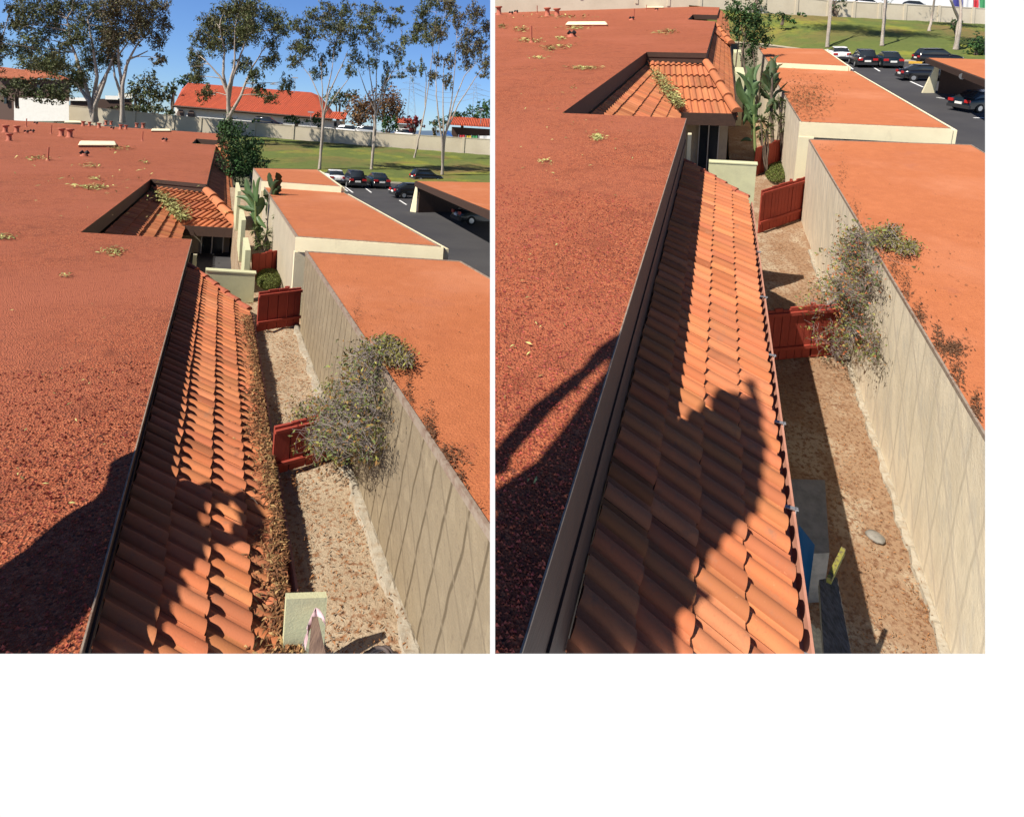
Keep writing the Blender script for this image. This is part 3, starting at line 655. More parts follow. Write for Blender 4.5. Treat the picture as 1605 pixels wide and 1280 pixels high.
def paddle(mb, a, b, wid, n=9, droopv=V((0, 0, -1)), sag=.2, torn=.0):
    a, b = V(a), V(b); d = b-a; an = random.uniform(-1.1, 1.1); sd = d.cross(V((math.sin(an), math.cos(an), 0))); sd = sd.normalized() if sd.length > 1e-6 else V((1, 0, 0)); rows = []
    for i in range(n+1):
        u = i/n; c_ = a+d*u+droopv*d.length*sag*(u**3)+sd*d.length*.12*math.sin(math.pi*u)*(1 if an > 0 else -1); w_ = wid*math.sin(math.pi*min(1, .06+u*.94))**.6*(1-.25*u)*(1-torn*(i % 2)*random.random())
        rows.append([c_-sd*w_+V((0, w_*.5, 0)), c_-sd*w_*.5+V((0, w_*.15, 0)), c_, c_+sd*w_*.5+V((0, w_*.15, 0)), c_+sd*w_+V((0, w_*.5, 0))])
    mb.grid(rows, random.uniform(.85, 1.15))
def banana(side, root, D, stems, leaves, m, label, torn=0):
    t = thing('banana_plant', label, 'plant', root, 'big leaved plants in the alley'); u = D/F
    st = MB()
    for pts, r in stems: st.tube([root]+[far(x, y, D) for x, y in pts], [.6*r*u*(1-.5*i/len(pts)) for i in range(len(pts)+1)], 8)
    put('stem', st, M_bark2 if torn else mat('green stem', (.16, .2, .07), .7), t, side)
    ext = []
    for (x0, y0, x1, y1, wd) in leaves:
        ext.append((x0, y0, x0+(x1-x0)*random.uniform(.4, 1.1)+random.uniform(-14, 14), y0+(y1-y0)*random.uniform(.35, .8), wd*.8))
        ext.append((x0, y0+12, x0+random.uniform(-16, 16), y0+(y1-y0)*random.uniform(.1, .6), wd*.8))
    ext += [(x, y+20, x+random.uniform(-18, 18), y+random.uniform(5, 40), wd*.7) for x, y, _a, _b, wd in leaves]
    for (x0, y0, x1, y1, wd) in list(leaves)+ext:
        lb = MB(); paddle(lb, far(x0, y0, D), far(x1, y1, D*random.uniform(.985, 1.015)), wd*u, torn=torn); put('leaf', lb, m, t, side)
def spiky(side, root, D, heads, label):
    u = D/F; t = thing('spiky_plant', label, 'plant', root, 'spiky plants in the alley'); st = MB(); lf = MB()
    for x, y, r in heads:
        h = far(x, y, D); limb(st, root, h, 1.6*u, 1.1*u, .06)
        for _ in range(46):
            d = V((random.gauss(0, 1), random.gauss(0, 1), random.gauss(.25, .8))).normalized()*r*u*random.uniform(.7, 1.1); sd = d.cross(V((random.random(), random.random(), 1))).normalized()*r*u*.06
            k = random.uniform(.7, 1.6); lf.face([h-sd, h+d*.6+sd+V((0, 0, r*u*.05)), h+d+V((0, 0, -r*u*.12)), h+d*.6-sd], (k, k*1.1, k*.9))
    put('stem', st, M_bark2, t, side); put('leaves', lf, M_bush, t, side)

def structure(name, mb, m, side, smooth=False):
    o = put(name, mb, m, None, side, smooth)
    if o: o['kind'] = 'structure'
    return o
def alley(c):
    P, s, zb, Xw = c['P'], c['s'], c['zb'], c['Xw']; L = s == 'L'; m = MB(); ny, nx = 90, 14
    rnd = random.Random(4); rows = []
    for i in range(ny+1):
        y = 1.2+26*(i/ny)**1.6; xa = -.6 if y < 7.6 else c['ex']-.02; rows.append([P.w(xa+(Xw+.15-xa)*j/nx, y, zb+.018*math.sin(3*y+j)*rnd.random()+rnd.uniform(-.008, .008)) for j in range(nx+1)])
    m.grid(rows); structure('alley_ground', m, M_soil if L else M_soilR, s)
    m = MB(); m.face([P.w(x, y, c['zc']) for x, y in ((-4, 7.6), (c['ex']-.02, 7.6), (c['ex']-.02, 30), (-4, 30))]); structure('court_floor', m, M_asph, s)
    m = MB(); quadwall(m, P, V((c['ex']-.02, 7.6, 0)), V((c['ex']-.02, 30, 0)), c['zc'], zb); structure('retaining_edge', m, M_soil, s)
    # broken concrete footing along the wall
    f = MB(); rows = []; y = 1.6
    while y < (8.6 if L else 13):
        wv = Xw-.03-.03*abs(math.sin(y*5))-random.uniform(.0, .03); h = random.uniform(.0, .03)
        rows.append([P.w(wv-.01, y, zb-.01), P.w(wv, y, zb+.015+h), P.w(Xw-.015, y+.01, zb+.02+h*.6), P.w(Xw+.01, y, zb+.02)]); y += random.uniform(.02, .07)*(1+y*.1)
    f.grid(rows, smooth=False); structure('concrete_footing', f, mat('broken concrete', (.36, .32, .25), .95, [(18, (.3, .24, .17), .45, .65)], [(40, .8, .01, 'noise')]), s)
    # leaf crumbs
    lt = MB(); N = P.M @ V((0, 0, 1)); n = 6000 if L else 12000
    clus = [(random.uniform(c['ex'], Xw), random.uniform(1.4, 10) if L else random.uniform(2, 13), random.uniform(.1, .4)) for _ in range(60)]
    for _ in range(n):
        if random.random() < (.6 if L else .3):
            cx, cy, r_ = random.choice(clus); x = random.gauss(cx, r_*.35); y = random.gauss(cy, r_)
        else: x = random.uniform(c['ex']-.1, Xw); y = 1.4+random.random()**1.5*(9 if L else 12)
        if x > Xw-.02 or x < c['ex']-.3 or y < 1.2: continue
        k = random.uniform(.5, 1.25); lt.fallen(P.w(x, y, zb+random.uniform(.012, .03)), random.uniform(.014, .034), (k, k*.78, k*.6) if random.random() < .8 else (k*.5, k*.4, k*.3), N, .25)
    stuff('leaf_litter', lt, M_lit, 'thin brown leaf litter scattered over the alley soil, %s' % c['word'], 'leaves', s)

def lot(c, poly, bottom, top, Dt):
    """asphalt lot, grass bank and block wall behind"""
    P, s, z = c['P'], c['s'], c['lot']
    m = MB(); x0, x1 = (-600, 700) ; m.face([P.w(x0, 1.0, z-.1), P.w(x1, 1.0, z-.1), P.w(x1, 2500, z-.1), P.w(x0, 2500, z-.1)])
    if s == 'L': structure('ground', m, M_land, s)
    else:
        m = MB(); m.face([P.w(-60, 1.0, z-.1), P.w(90, 1.0, z-.1), P.w(90, 120, z-.1), P.w(-60, 120, z-.1)]); structure('ground', m, M_land, s)
    m = MB(); m.face([P.w(P.at(x, y, z)) for x, y in poly]); structure('parking_lot', m, M_asph, s)
    # bank
    rows = []; n = len(bottom)
    lo = [P.w(P.at(x, y, z-.02)) for x, y in bottom]; hi = [far(x, y, Dt) for x, y in top]; g = MB(); nn = 60; mm = 14
    def pick(a, u): k = min(len(a)-2, int(u*(len(a)-1))); return a[k].lerp(a[k+1], u*(len(a)-1)-k)
    for i in range(mm+1):
        v = i/mm; e = v*v*(3-2*v)*.5+v*.5
        rows.append([pick(lo, j/nn).lerp(pick(hi, j/nn), v)+V((0, 0, 1))*((e-v)*.6+random.uniform(-.04, .04)) for j in range(nn+1)])
    g.grid(rows); structure('grass_bank', g, M_grass, s, True)
    c['bank'] = (lo, hi, pick)
    cb = MB()
    kk = [P.at(x, y, z) for x, y in bottom]
    for a, b in zip(kk, kk[1:]): board(cb, P, a, b, z, z+.15, .18)
    structure('kerb', cb, M_block, s)
def bank_point(c, px, py):
    lo, hi, pick = c['bank']; best = None
    for i in range(200):
        u = i/199; a, b = pick(lo, u), pick(hi, u)
        for j in range(41):
            q = a.lerp(b, j/40); x, y = proj(q); d = (x-px)**2+(y-py)**2
            if best is None or d < best[0]: best = (d, q)
    return best[1]
def block_wall(c, top, base, D, label):
    s = c['s']; t = thing('block_wall', label, 'wall', far(*base[0], D)); m = MB()
    for (a, b), (e, f) in zip(zip(top, top[1:]), zip(base, base[1:])):
        q = [far(*e, D)-V((0, 0, .6)), far(*f, D)-V((0, 0, .6))]; tp = [far(*a, D), far(*b, D)]; bk = V((0, .3, 0))
        m.prism([q[0], q[1], q[1]+bk, q[0]+bk], [tp[0], tp[1], tp[1]+bk, tp[0]+bk])
    put('wall', m, M_block, t, s)
    m = MB()
    for a, b in zip(top, top[1:]):
        p, q = far(*a, D-.05), far(*b, D-.05); m.prism([p, q, q+V((0, .4, 0)), p+V((0, .4, 0))], [v+V((0, 0, .1)) for v in (p, q, q+V((0, .4, 0)), p+V((0, .4, 0)))])
    put('coping', m, M_block, t, s)
    m = MB()
    for a, b in zip(top, top[1:]):
        for k in range(0, 3):
            x = a[0]+(b[0]-a[0])*k/3; y = a[1]+(b[1]-a[1])*k/3; p = far(x, y, D-.12); m.prism([p+V((dx, dy, -3)) for dx, dy in ((-.2, 0), (.2, 0), (.2, .2), (-.2, .2))], [p+V((dx, dy, .16)) for dx, dy in ((-.2, 0), (.2, 0), (.2, .2), (-.2, .2))])
    put('pier', m, M_block, t, s)
def stall_line(c, a, b):
    P, s, z = c['P'], c['s'], c['lot']; m = MB(); p, q = P.at(*a, z), P.at(*b, z); n = (q-p).cross(V((0, 0, 1))).normalized()*.06
    m.face([P.w(v+V((0, 0, .006))) for v in (p-n, q-n, q+n, p+n)]); structure('parking_line', m, M_line, s)
def lot_carport(c, near, edge, topedge, foot, lamp, label):
    """carport across the lot: near corner px, far along the front edge px, far along the back edge px, fin foot px (three)"""
    P, s, z = c['P'], c['s'], c['lot']
    g = P.at(*foot[2], z); h = lift(P, g, near[1]); zr = z+h
    A, B, Cc = P.at(*near, zr), P.at(*edge, zr), P.at(*topedge, zr)
    t = thing('carport', label, 'carport', P.w(A.x, A.y, z))
    r = MB(); q = [A, B, B+(Cc-A), Cc]; r.face([P.w(p) for p in q]); put('roof', r, M_orange, t, s)
    f = MB()
    for a, b in ((A, B), (Cc, A)): board(f, P, a, b, zr-.32, zr-.01, .12)
    put('fascia', f, M_brown, t, s)
    u = MB(); u.face([P.w(p-V((0, 0, .15))) for p in q]); put('ceiling', u, M_brown, t, s)
    f0, f1 = P.at(*foot[1], z), P.at(*foot[2], z); n = V((0, .18, 0)); ap = V((f1.x, f1.y, zr-.3))
    m = MB(); tl = V((f0.x*.25+f1.x*.75, f0.y*.25+f1.y*.75, zr-.3))
    m.prism([P.w(p) for p in (f0, f1, ap, tl)], [P.w(p+n) for p in (f0, f1, ap, tl)]); put('fin_wall', m, M_cream, t, s)
    d = (B-A).normalized(); 
    w_ = MB(); e = (Cc-A); bx = f1+V((e.x, e.y, 0)).normalized()*.1
    L_ = (B-A).length
    dd_ = V((d.x, d.y, 0)); back = V((Cc.x-A.x, Cc.y-A.y, 0))*.92
    board(w_, P, bx+back, bx+back+dd_*L_, z, zr-.2, .1); board(w_, P, bx, bx+back, z, zr-.3, .1)
    put('back_wall', w_, M_brown, t, s)
    lp = P.at(*lamp, zr-.2); m = MB(); m.tube([P.w(lp), P.w(lp+V((-.25, -.2, -.05)))], [.1, .16], 8); put('lamp_housing', m, M_metal, t, s)
    return t

# ---------------------------------------------------------------- LEFT PICTURE
c = LEFT; P = PL; s = 'L'
alley(c)
building(c)
Xw = c['Xw']; zt = c['zt']
a_ = P.at(721.6, 410, zt); fl = P.at(478, 394.6, zt); fl.x = Xw; c['cpY'] = fl.y
near = [V((Xw, 1.0, 0)), V((a_.x, 1.0, 0)), V((a_.x, a_.y, 0)), V((Xw, fl.y, 0))]
prism_building('carport', 'nearest long carport with orange roof and stucco wall toned for grazing sun, left picture', 'carport', P, s, near, zt, c['lot'], M_orange, M_wallL, None, .2)
zm = -1.5
def cornered(P, pts, z, X=None):
    q = [P.at(x, y, z) for x, y in pts]; q = [V((v.x, v.y, 0)) for v in q]
    return q
mid = cornered(P, [(465, 371.5), (691, 387), (533, 298.5), (425, 291)], zm); mid[3].x = mid[0].x
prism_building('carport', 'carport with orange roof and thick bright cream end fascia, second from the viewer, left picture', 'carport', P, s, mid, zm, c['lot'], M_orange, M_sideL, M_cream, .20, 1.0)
z3 = -1.35
thr = cornered(P, [(411, 284), (533, 292.5), (497, 266), (401, 264)], z3); thr[3].x = thr[0].x
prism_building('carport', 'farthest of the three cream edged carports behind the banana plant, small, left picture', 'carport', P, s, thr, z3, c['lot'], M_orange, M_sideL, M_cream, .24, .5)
lot(c, [(520, 262), (800, 292), (1500, 330), (1900, 900), (700, 900), (560, 330)], [(300, 268), (400, 268), (520, 283), (650, 289), (800, 294)], [(300, 207), (400, 214), (520, 224), (650, 234), (800, 246)], 92)
block_wall(c, [(88, 164), (272, 182), (399, 193), (580, 208), (800, 221)], [(88, 186), (272, 204), (399, 213), (580, 230), (800, 247)], 92.4, 'long grey cream block wall behind the grass bank and the trees, left picture')
for a, b in (((541, 293), (553, 302)), ((570, 293), (582, 302)), ((606, 295), (617, 302)), ((626, 314), (637, 321)), ((527, 287), (545, 300))): stall_line(c, a, b)
lot_carport(c, (653, 284), (900, 383), (820, 287), ((652, 286), (644, 332), (652, 333)), (711, 309), 'open carport with orange roof and white fin end wall, right edge of left picture')
yn = V((-.12, 1, 0))
def lotcar(c, px, py, paint_, label, wagon=False, ydir=None, sc=None):
    sc = sc or (.88 if ydir is None else .78)
    P = c['P']; p = P.at(px, py, c['lot']); yd = P.M @ V((0, 1, 0)) if ydir is None else P.M @ V(ydir)
    car(P.w(p), yd, paint_, label, sc, c['s'], wagon, 'cars parked in the lot, '+c['word'], P.M @ V((0, 0, 1)))
lotcar(c, 523, 288, P_white, 'white car half hidden behind the far carport roof, left picture')
lotcar(c, 553, 292, P_black, 'black wagon parked beside the white car on the lot, left picture', True)
lotcar(c, 590, 293, P_navy, 'dark blue green hatchback right of the black wagon, left picture')
lotcar(c, 648, 310, P_black, 'dark car parked behind the white fin of the carport, left picture', ydir=(1, .1, 0))
lotcar(c, 668, 284, P_black, 'long dark car in the tree shade past the carport roof, left picture', True, ydir=(1, .2, 0))
lotcar(c, 758, 350, P_navy, 'dark car under the lot carport in deep shade, left picture', ydir=(1, 0, 0))

# yard wall between the two flats, gates, planting
def yardwall(c, tl, tr, brx, Y, label, ext=0.0):
    P, s = c['P'], c['s']; a, b = onY(P, *tl, Y), onY(P, *tr, Y); t = thing('yard_wall', label, 'wall', P.w((a.x+b.x)/2, Y, c['zb']))
    m = MB(); board(m, P, (a.x-ext, Y), (b.x, Y), c['zb'], (a.z, b.z), -.14); put('wall', m, M_green_cream, t, s)
    cp_ = MB(); board(cp_, P, (a.x-ext, Y-.01), (b.x+.015, Y-.01), (a.z, b.z), (a.z+.02, b.z+.02), -.16); put('coping', cp_, M_green_cream, t, s)
yardwall(c, (322, 425), (400, 430), 402, 9.4, 'pale green cream stucco yard wall standing beyond the tiled eave, left picture')
zb = c['zb']; fl_ = lambda x, y: P.at(x, y, zb)
g1a, g1b = fl_(401, 521), fl_(468, 510); g1a.z = g1b.z = zb
fence(P, s, g1a, g1b, zb, 449, 'red board gate beyond the yard wall where the alley soil ends, left picture')
g2a, g2b = fl_(392, 441), fl_(437, 431)
fence(P, s, g2a, g2b, zb, 391, 'farther red board gate under the banana plant, left picture', False)
g3a, g3b = fl_(424, 745), fl_(545, 712); g3b.x = Xw-.03
fence(P, s, g3a, g3b, zb, 640, 'nearest red board gate half covered by the dry shrub, left picture')
# low yard wall strips along the alley, brown beam
t = thing('yard_wall', 'low cream wall strips running beside the far tiled eave, left picture', 'wall', P.w(.6, 14, zb))
for (x0, y0, x1, y1, Xx) in ((372, 262, 381, 300, .5), (379, 300, 386, 345, .5), (386, 341, 400, 392, .5)):
    A2, B2 = onX(P, x0+4, y1, Xx), onX(P, x0+2, y0, Xx)
    m = MB(); m.box(P.w, Xx-.05, Xx+.03, A2.y, max(A2.y+.5, min(B2.y, A2.y*1.5)), zb, A2.z); put('wall', m, M_green_cream, t, s)
t = thing('timber_rail', 'brown timber rail on the low fence beside the dark patio, left picture', 'rail'if 0 else 'timber rail', P.w(.6, 10, zb)); a, b = onX(P, 389, 426, .53), onX(P, 383, 378, .53)
m = MB(); m.tube([P.w(a), P.w(b)], .05, 4); put('rail', m, M_wood, t, s)
m = MB(); m.box(P.w, .5, .56, a.y+.1, a.y+.16, zb, a.z); m.box(P.w, .5, .56, b.y-.2, b.y-.14, zb, b.z); put('post', m, M_wood, t, s)
# clumps of grass hedge behind gate one
def hedge(c, cx, cy, rx, ry, z, label):
    P, s = c['P'], c['s']; m = MB(); q = P.at(cx, cy, z); u = q.y/F
    for _ in range(5200):
        a = random.uniform(0, 6.28); r = math.sqrt(random.random()); p = P.at(cx+rx*r*math.cos(a), cy+ry*r*math.sin(a), z-.08+.22*math.sqrt(1-r*r)+random.uniform(-.03, .03)); k = random.uniform(.5, 1.6)
        m.leaf(P.w(p), u*2.2*random.uniform(.6, 1.4), (k*1.2, k*1.25, k*.7), .4, -.4)
    stuff('hedge', m, M_bush, label, 'hedge', s)
hedge(c, 421, 437, 20, 18, -2.5, 'rough mound of green ground cover between two red gates, left picture')
D = 12.5; rt = P.w(P.at(404, 445, zb)); rt = far(403, 388, D); rt.z = P.w(.8, 11.5, zb).z
banana('L', rt, D, [([(401, 340), (400, 315)], 4.5)], [(400, 322, 386, 268, 6.5), (401, 325, 398, 270, 8), (402, 318, 409, 266, 6), (400, 345, 377, 285, 7), (398, 330, 370, 300, 6), (400, 340, 412, 300, 5.5), (401, 350, 390, 330, 5), (402, 380, 396, 345, 5)], M_ban, 'green paddle leaved banana plant over the alley, left picture')
rt2 = far(424, 388, D+.5); rt2.z = rt.z
banana('L', rt2, D+.5, [([(423, 350), (424, 315), (427, 290)], 5)], [(427, 300, 434, 262, 8), (427, 295, 422, 264, 7), (427, 310, 438, 275, 6), (426, 318, 436, 290, 6), (426, 320, 414, 290, 6), (426, 330, 439, 310, 4), (426, 318, 418, 335, 4)], M_ban2, 'dark ragged leaved banana plant with dry trunk against the carport, left picture', .5)
spiky('L', far(440, 392, D-1), D-1, [(436, 338, 12), (443, 345, 11), (430, 362, 11), (441, 370, 12), (434, 350, 9)], 'spiky slender dracaena beside the middle carport wall, left picture')
spiky('L', far(412, 395, D-1.2), D-1.2, [(405, 375, 14), (416, 368, 14), (411, 384, 14), (398, 362, 11), (420, 384, 10)], 'low dark spiky plant at the foot of the banana, left picture')
bushy('L', 30, [(365, 238, 22, 42), (388, 252, 24, 26), (352, 205, 12, 18), (402, 258, 16, 14), (372, 270, 18, 18), (392, 232, 18, 20)], 'dense dark green tree rising at the end of the alley, left picture', M_green, 'leafy_tree', 'tree', None, 1.7, bot=330)
shrub(c, P.at(540, 722, zb), [(540, 690, 38, 30, .92), (500, 690, 45, 38, .85), (478, 665, 26, 40, .8), (570, 690, 28, 40, 1.0), (545, 640, 50, 40, .98), (515, 650, 45, 35, .9), (560, 600, 38, 38, 1.0), (570, 560, 30, 22, 1.02)],
      [(575, 552, 18, 14), (600, 548, 36, 26), (628, 560, 28, 20), (610, 538, 26, 14)], 'dry half bare shrub climbing the carport wall and sprawling onto the orange roof, left picture', 3)
def roofbits(c, pts, label):
    P, s = c['P'], c['s']; m = MB(); N = P.M @ V((0, 0, 1))
    for x, y, rx, ry, n in pts:
        for _ in range(n):
            q = P.at(x+random.gauss(0, .5)*rx, y+random.gauss(0, .5)*ry, c['zt']+.012)
            if q.x < c['Xw']+.02: continue
            k = random.uniform(.3, .9)
            if random.random() < .5: continue
            m.fallen(P.w(q), .02*random.uniform(.5, 1.5)*(1 if s == 'L' else 1.5), (k*.6, k*.5, k*.5), N, .3)
    stuff('roof_litter', m, M_lit, label, 'leaves', s)
roofbits(c, [(672, 680, 14, 40, 900), (690, 712, 40, 18, 900), (640, 620, 8, 60, 500), (720, 770, 14, 40, 700), (560, 500, 10, 60, 300), (690, 730, 20, 14, 500), (750, 830, 10, 30, 300), (600, 540, 120, 120, 250), (620, 480, 200, 120, 200)], 'dark leaf and twig litter gathered on the edge of the orange carport roof, left picture')
# leaf filled gutter
m = MB(); N = P.M @ V((0, 0, 1))
for _ in range(10500):
    y = 2.2+random.random()**1.7*6.0; wd = (.02+.06*abs(math.sin(y*1.3+1))+.03*abs(math.sin(y*4.1))); x = c['gx']-.03-abs(random.gauss(0, .5))*wd*(1.4 if random.random() < .8 else 3.2)
    z = c['ez']+.038+random.random()*.018+(c['gx']-x)*.33
    if 2.95 < y < 3.45 and x > c['gx']-.06: continue
    k = random.uniform(.45, 1.3); pale = random.random() < (.42 if abs(y-4.5) < .3 or abs(y-2.7) < .2 or y < 2.5 else .14)
    dk = random.random() < .35; m.fallen(P.w(x, y, z-.012), random.uniform(.02, .065), (k*1.2, k*1.35, k*1.15) if pale else ((k*.4, k*.3, k*.28) if dk else (k*.85, k*.72, k*.62)), N, random.uniform(.12, .25))
stuff('gutter_leaves', m, M_lit, 'thick drift of curled dry leaves filling the gutter along the lit tile eave, left picture', 'leaves', s)
debris(c, [(178, 396, 22, 7, 90, .7), (145, 295, 34, 4, 120, .6), (10, 373, 18, 5, 60, .4), (103, 434, 14, 4, 20, .5), (185, 235, 30, 4, 60, .3), (60, 250, 30, 4, 50, .5), (140, 262, 20, 3, 40, .3), (225, 256, 10, 3, 20, .5), (150, 282, 12, 3, 20, .8), (200, 300, 200, 70, 60, .5), (120, 600, 120, 150, 25, .8), (60, 760, 60, 60, 5, 1)], 'small drifts of fallen eucalyptus leaves on the red gravel roof, left picture')
# valley leaves
def valley(c, label):
    P, s = c['P'], c['s']; a = c['pts']['nC']; a = V((a.x, a.y, -2-c['dd'])); b = c['eV']; m = MB(); N = P.M @ V((0, 0, 1))
    for _ in range(1100):
        u = .25+.75*random.random()**.6; w_ = .30*math.sin(math.pi*min(1, u*.7+.1))+.03; p = a.lerp(b, u)+V((random.gauss(0, .4)*w_, random.gauss(0, .5)*w_, .12+random.random()*.12)); k = random.uniform(.4, 1.2)
        m.fallen(P.w(p), random.uniform(.08, .18), (k*1.1, k*1.1, k*.75) if random.random() < .5 else (k*.6, k*.5, k*.33), N, .25)
    stuff('valley_leaves', m, M_litg, label, 'leaves', s)
valley(c, 'band of dry leaves lying in the roof valley of the court, left picture')
vents(c, [(8, 208, 196, 1), (26, 208, 197, 1), (14, 221, 209, 1), (96, 214, 201, 1), (109, 216, 202, 1), (130, 198, 190, 0), (140, 198, 191, 0), (155, 201, 193, 0), (166, 196, 189, 0), (174, 196, 190, 0), (189, 203, 195, 0), (197, 203, 196, 0), (214, 200, 193, 0), (224, 201, 193, 0)],
      [(41, 199, 186), (80, 210, 196), (75, 252, 231), (223, 221, 206)], [(41, 209, 204), (50, 208, 203), (56, 195, 191), (132, 245, 236), (176, 203, 199), (258, 222, 216)],
      [(101, 191, 130, 194), (237, 204, 267, 207), (123, 225, 182, 231)])
# yard pier, timber beam, pink wrap, hose
Y = 2.85; a, b = onY(P, 466, 934, Y), onY(P, 513, 936, Y)
t = thing('yard_wall', 'short pale cream yard wall end with a timber beam lying against it, bottom of the left picture', 'wall', P.w((a.x+b.x)/2, Y, zb))
m = MB(); board(m, P, (a.x-.05, Y), (b.x, Y), zb, (a.z, b.z), -.04); put('wall', m, M_green_cream, t, s)
m = MB(); q = [(489, 966), (498, 966), (514, 1040), (482, 1040)]; zz_ = -2.28
q = [P.at(x, y, zz_) for x, y in q]; m.prism([P.w(p-V((0, 0, .07))) for p in q], [P.w(p) for p in q]); o = put('timber_beam', m, M_wood, None, s); tag(o, 'weathered brown timber beam end pointing over the alley, bottom of the left picture', 'beam')
m = MB(); rows = []
for i in range(15):
    u = i/14; x, y = [(474, 1012), (478, 1000), (480, 985), (486, 970), (492, 959), (498, 962), (505, 975)][min(6, int(u*6.99))]; q = P.at(x+random.uniform(-1.5, 1.5), y+random.uniform(-3, 3), -2.33); q2 = P.at(x+4+random.uniform(-1, 2), y+6, -2.3)
    rows.append([P.w(q), P.w((q+q2)/2+V((0, 0, .03))), P.w(q2)])
m.grid(rows); o = put('plastic_wrap', m, mat('pinkish plastic', (.6, .42, .45), .4), None, s); tag(o, 'crumpled pinkish plastic sheet wrapped round the timber beam end, left picture', 'plastic sheet')
m = MB(); cc = P.at(592, 1036, zb+.05)
m.tube([P.w(cc+V((math.cos(a)*.075, math.sin(a)*.075, .012*math.sin(a*3)))) for a in [6.283*i/24 for i in range(25)]], .011, 7); m.tube([P.w(cc+V((math.cos(a)*.055, math.sin(a)*.055, .02))) for a in [6.283*i/24 for i in range(25)]], .009, 7)
o = put('hose_coil', m, mat('dark hose', (.08, .06, .055), .6), None, s); tag(o, 'coil of dark hose lying on the alley soil at the bottom edge, left picture', 'hose') if o else None
# twigs on tiles
m = MB()
for pts in ([(366, 742), (372, 756), (380, 768), (384, 772)], [(384, 772), (398, 782), (404, 790)], [(384, 774), (384, 800), (378, 830)], [(352, 779), (368, 782), (398, 781)]):
    m.tube([P.w(P.at(x, y, -2.42)) for x, y in pts], .0022, 5)
o = put('fallen_twig', m, M_bark2, None, s); tag(o, 'thin curved fallen twig lying on the sunlit roof tiles, left picture', 'twig')

# trees of the left picture: conversion of enlarged crops to picture points
K = 4.0125
def c1(l): return [(x/K, y/K, rx/K, ry/K) for x, y, rx, ry in l]
def c2(l): return [(380+x/K, y/K, rx/K, ry/K) for x, y, rx, ry in l]
euc('L', (148, 190), 84, [[(146, 160), (152, 120), (145, 70), (137, 30)], [(150, 165), (168, 115), (185, 70)], [(140, 160), (118, 128), (104, 118)], [(143, 165), (130, 120), (112, 70), (105, 30)], [(150, 150), (172, 105), (200, 68)]],
    c1([(220, 60, 110, 80), (130, 140, 60, 70), (270, 170, 90, 60), (230, 250, 70, 60), (330, 60, 80, 80), (130, 310, 80, 60), (280, 330, 60, 50), (400, 290, 35, 40), (560, 60, 80, 80), (540, 150, 60, 60), (560, 260, 80, 70), (630, 330, 70, 90), (560, 380, 60, 70), (420, 420, 90, 70), (520, 500, 60, 60), (460, 30, 60, 50), (620, 180, 60, 70), (300, 410, 120, 50), (60, 160, 30, 50)]),
    'tall pale trunked eucalyptus with several splayed stems, leftmost full tree above the roof, left picture', M_euc, .62, 1.25, 'eucalyptus trees, left picture')
euc('L', (192, 192), 84, [[(190, 150), (180, 120), (176, 95)], [(191, 140), (197, 105), (212, 75), (225, 60)], [(192, 140), (186, 100), (185, 60), (178, 20)], [(192, 138), (200, 95), (232, 80)]],
    c1([(780, 60, 80, 80), (900, 50, 90, 70), (1010, 50, 80, 60), (860, 150, 80, 60), (960, 160, 70, 80), (1040, 150, 40, 60), (780, 240, 60, 60), (880, 240, 60, 50), (990, 250, 50, 55), (720, 260, 60, 70), (1020, 385, 36, 45), (700, 380, 50, 50), (760, 130, 70, 60)]),
    'eucalyptus with drooping brown green foliage beside the leftmost tree, left picture', M_eucb, .5, 1.3, 'eucalyptus trees, left picture')
euc('L', (-12, 170), 84, [[(-6, 110), (4, 60)]], c1([(10, 190, 50, 80), (20, 290, 45, 50), (-10, 400, 50, 60), (60, 60, 30, 40)]), 'eucalyptus foliage cut by the left edge of the left picture', M_eucb, .5, 1.2, 'eucalyptus trees, left picture')
euc('L', (359, 190), 80, [[(357, 150), (350, 115), (352, 80), (345, 45)], [(358, 160), (364, 125), (378, 85), (388, 55)], [(358, 150), (345, 120), (322, 95)], [(362, 178), (378, 150), (392, 112), (410, 82)], [(358, 140), (368, 100), (368, 50)]],
    c1([(1300, 130, 70, 70), (1400, 60, 90, 60), (1500, 50, 80, 60), (1250, 230, 60, 60), (1380, 180, 100, 70), (1510, 180, 90, 80), (1200, 350, 50, 60), (1240, 420, 50, 50), (1290, 590, 45, 55), (1200, 490, 50, 40), (1500, 400, 40, 50), (1350, 280, 80, 60), (1450, 270, 60, 50)])+c2([(60, 60, 80, 80), (160, 100, 80, 70), (230, 180, 60, 60), (80, 200, 80, 80), (170, 270, 50, 50), (180, 380, 55, 60), (90, 480, 45, 50), (260, 530, 45, 55), (180, 620, 50, 40), (20, 400, 30, 50), (100, 560, 40, 50)]),
    'broad dark crowned eucalyptus standing before the long red tiled roof, left picture', M_euc, .5, 1.3, 'eucalyptus trees, left picture')
def bank_tree(px, py, stems, clumps, label, m, r0, dens=1.0, g='eucalyptus trees, left picture'):
    q = bank_point(c, px, py); euc('L', q, q.y, stems, clumps, label, m, r0, dens, g)
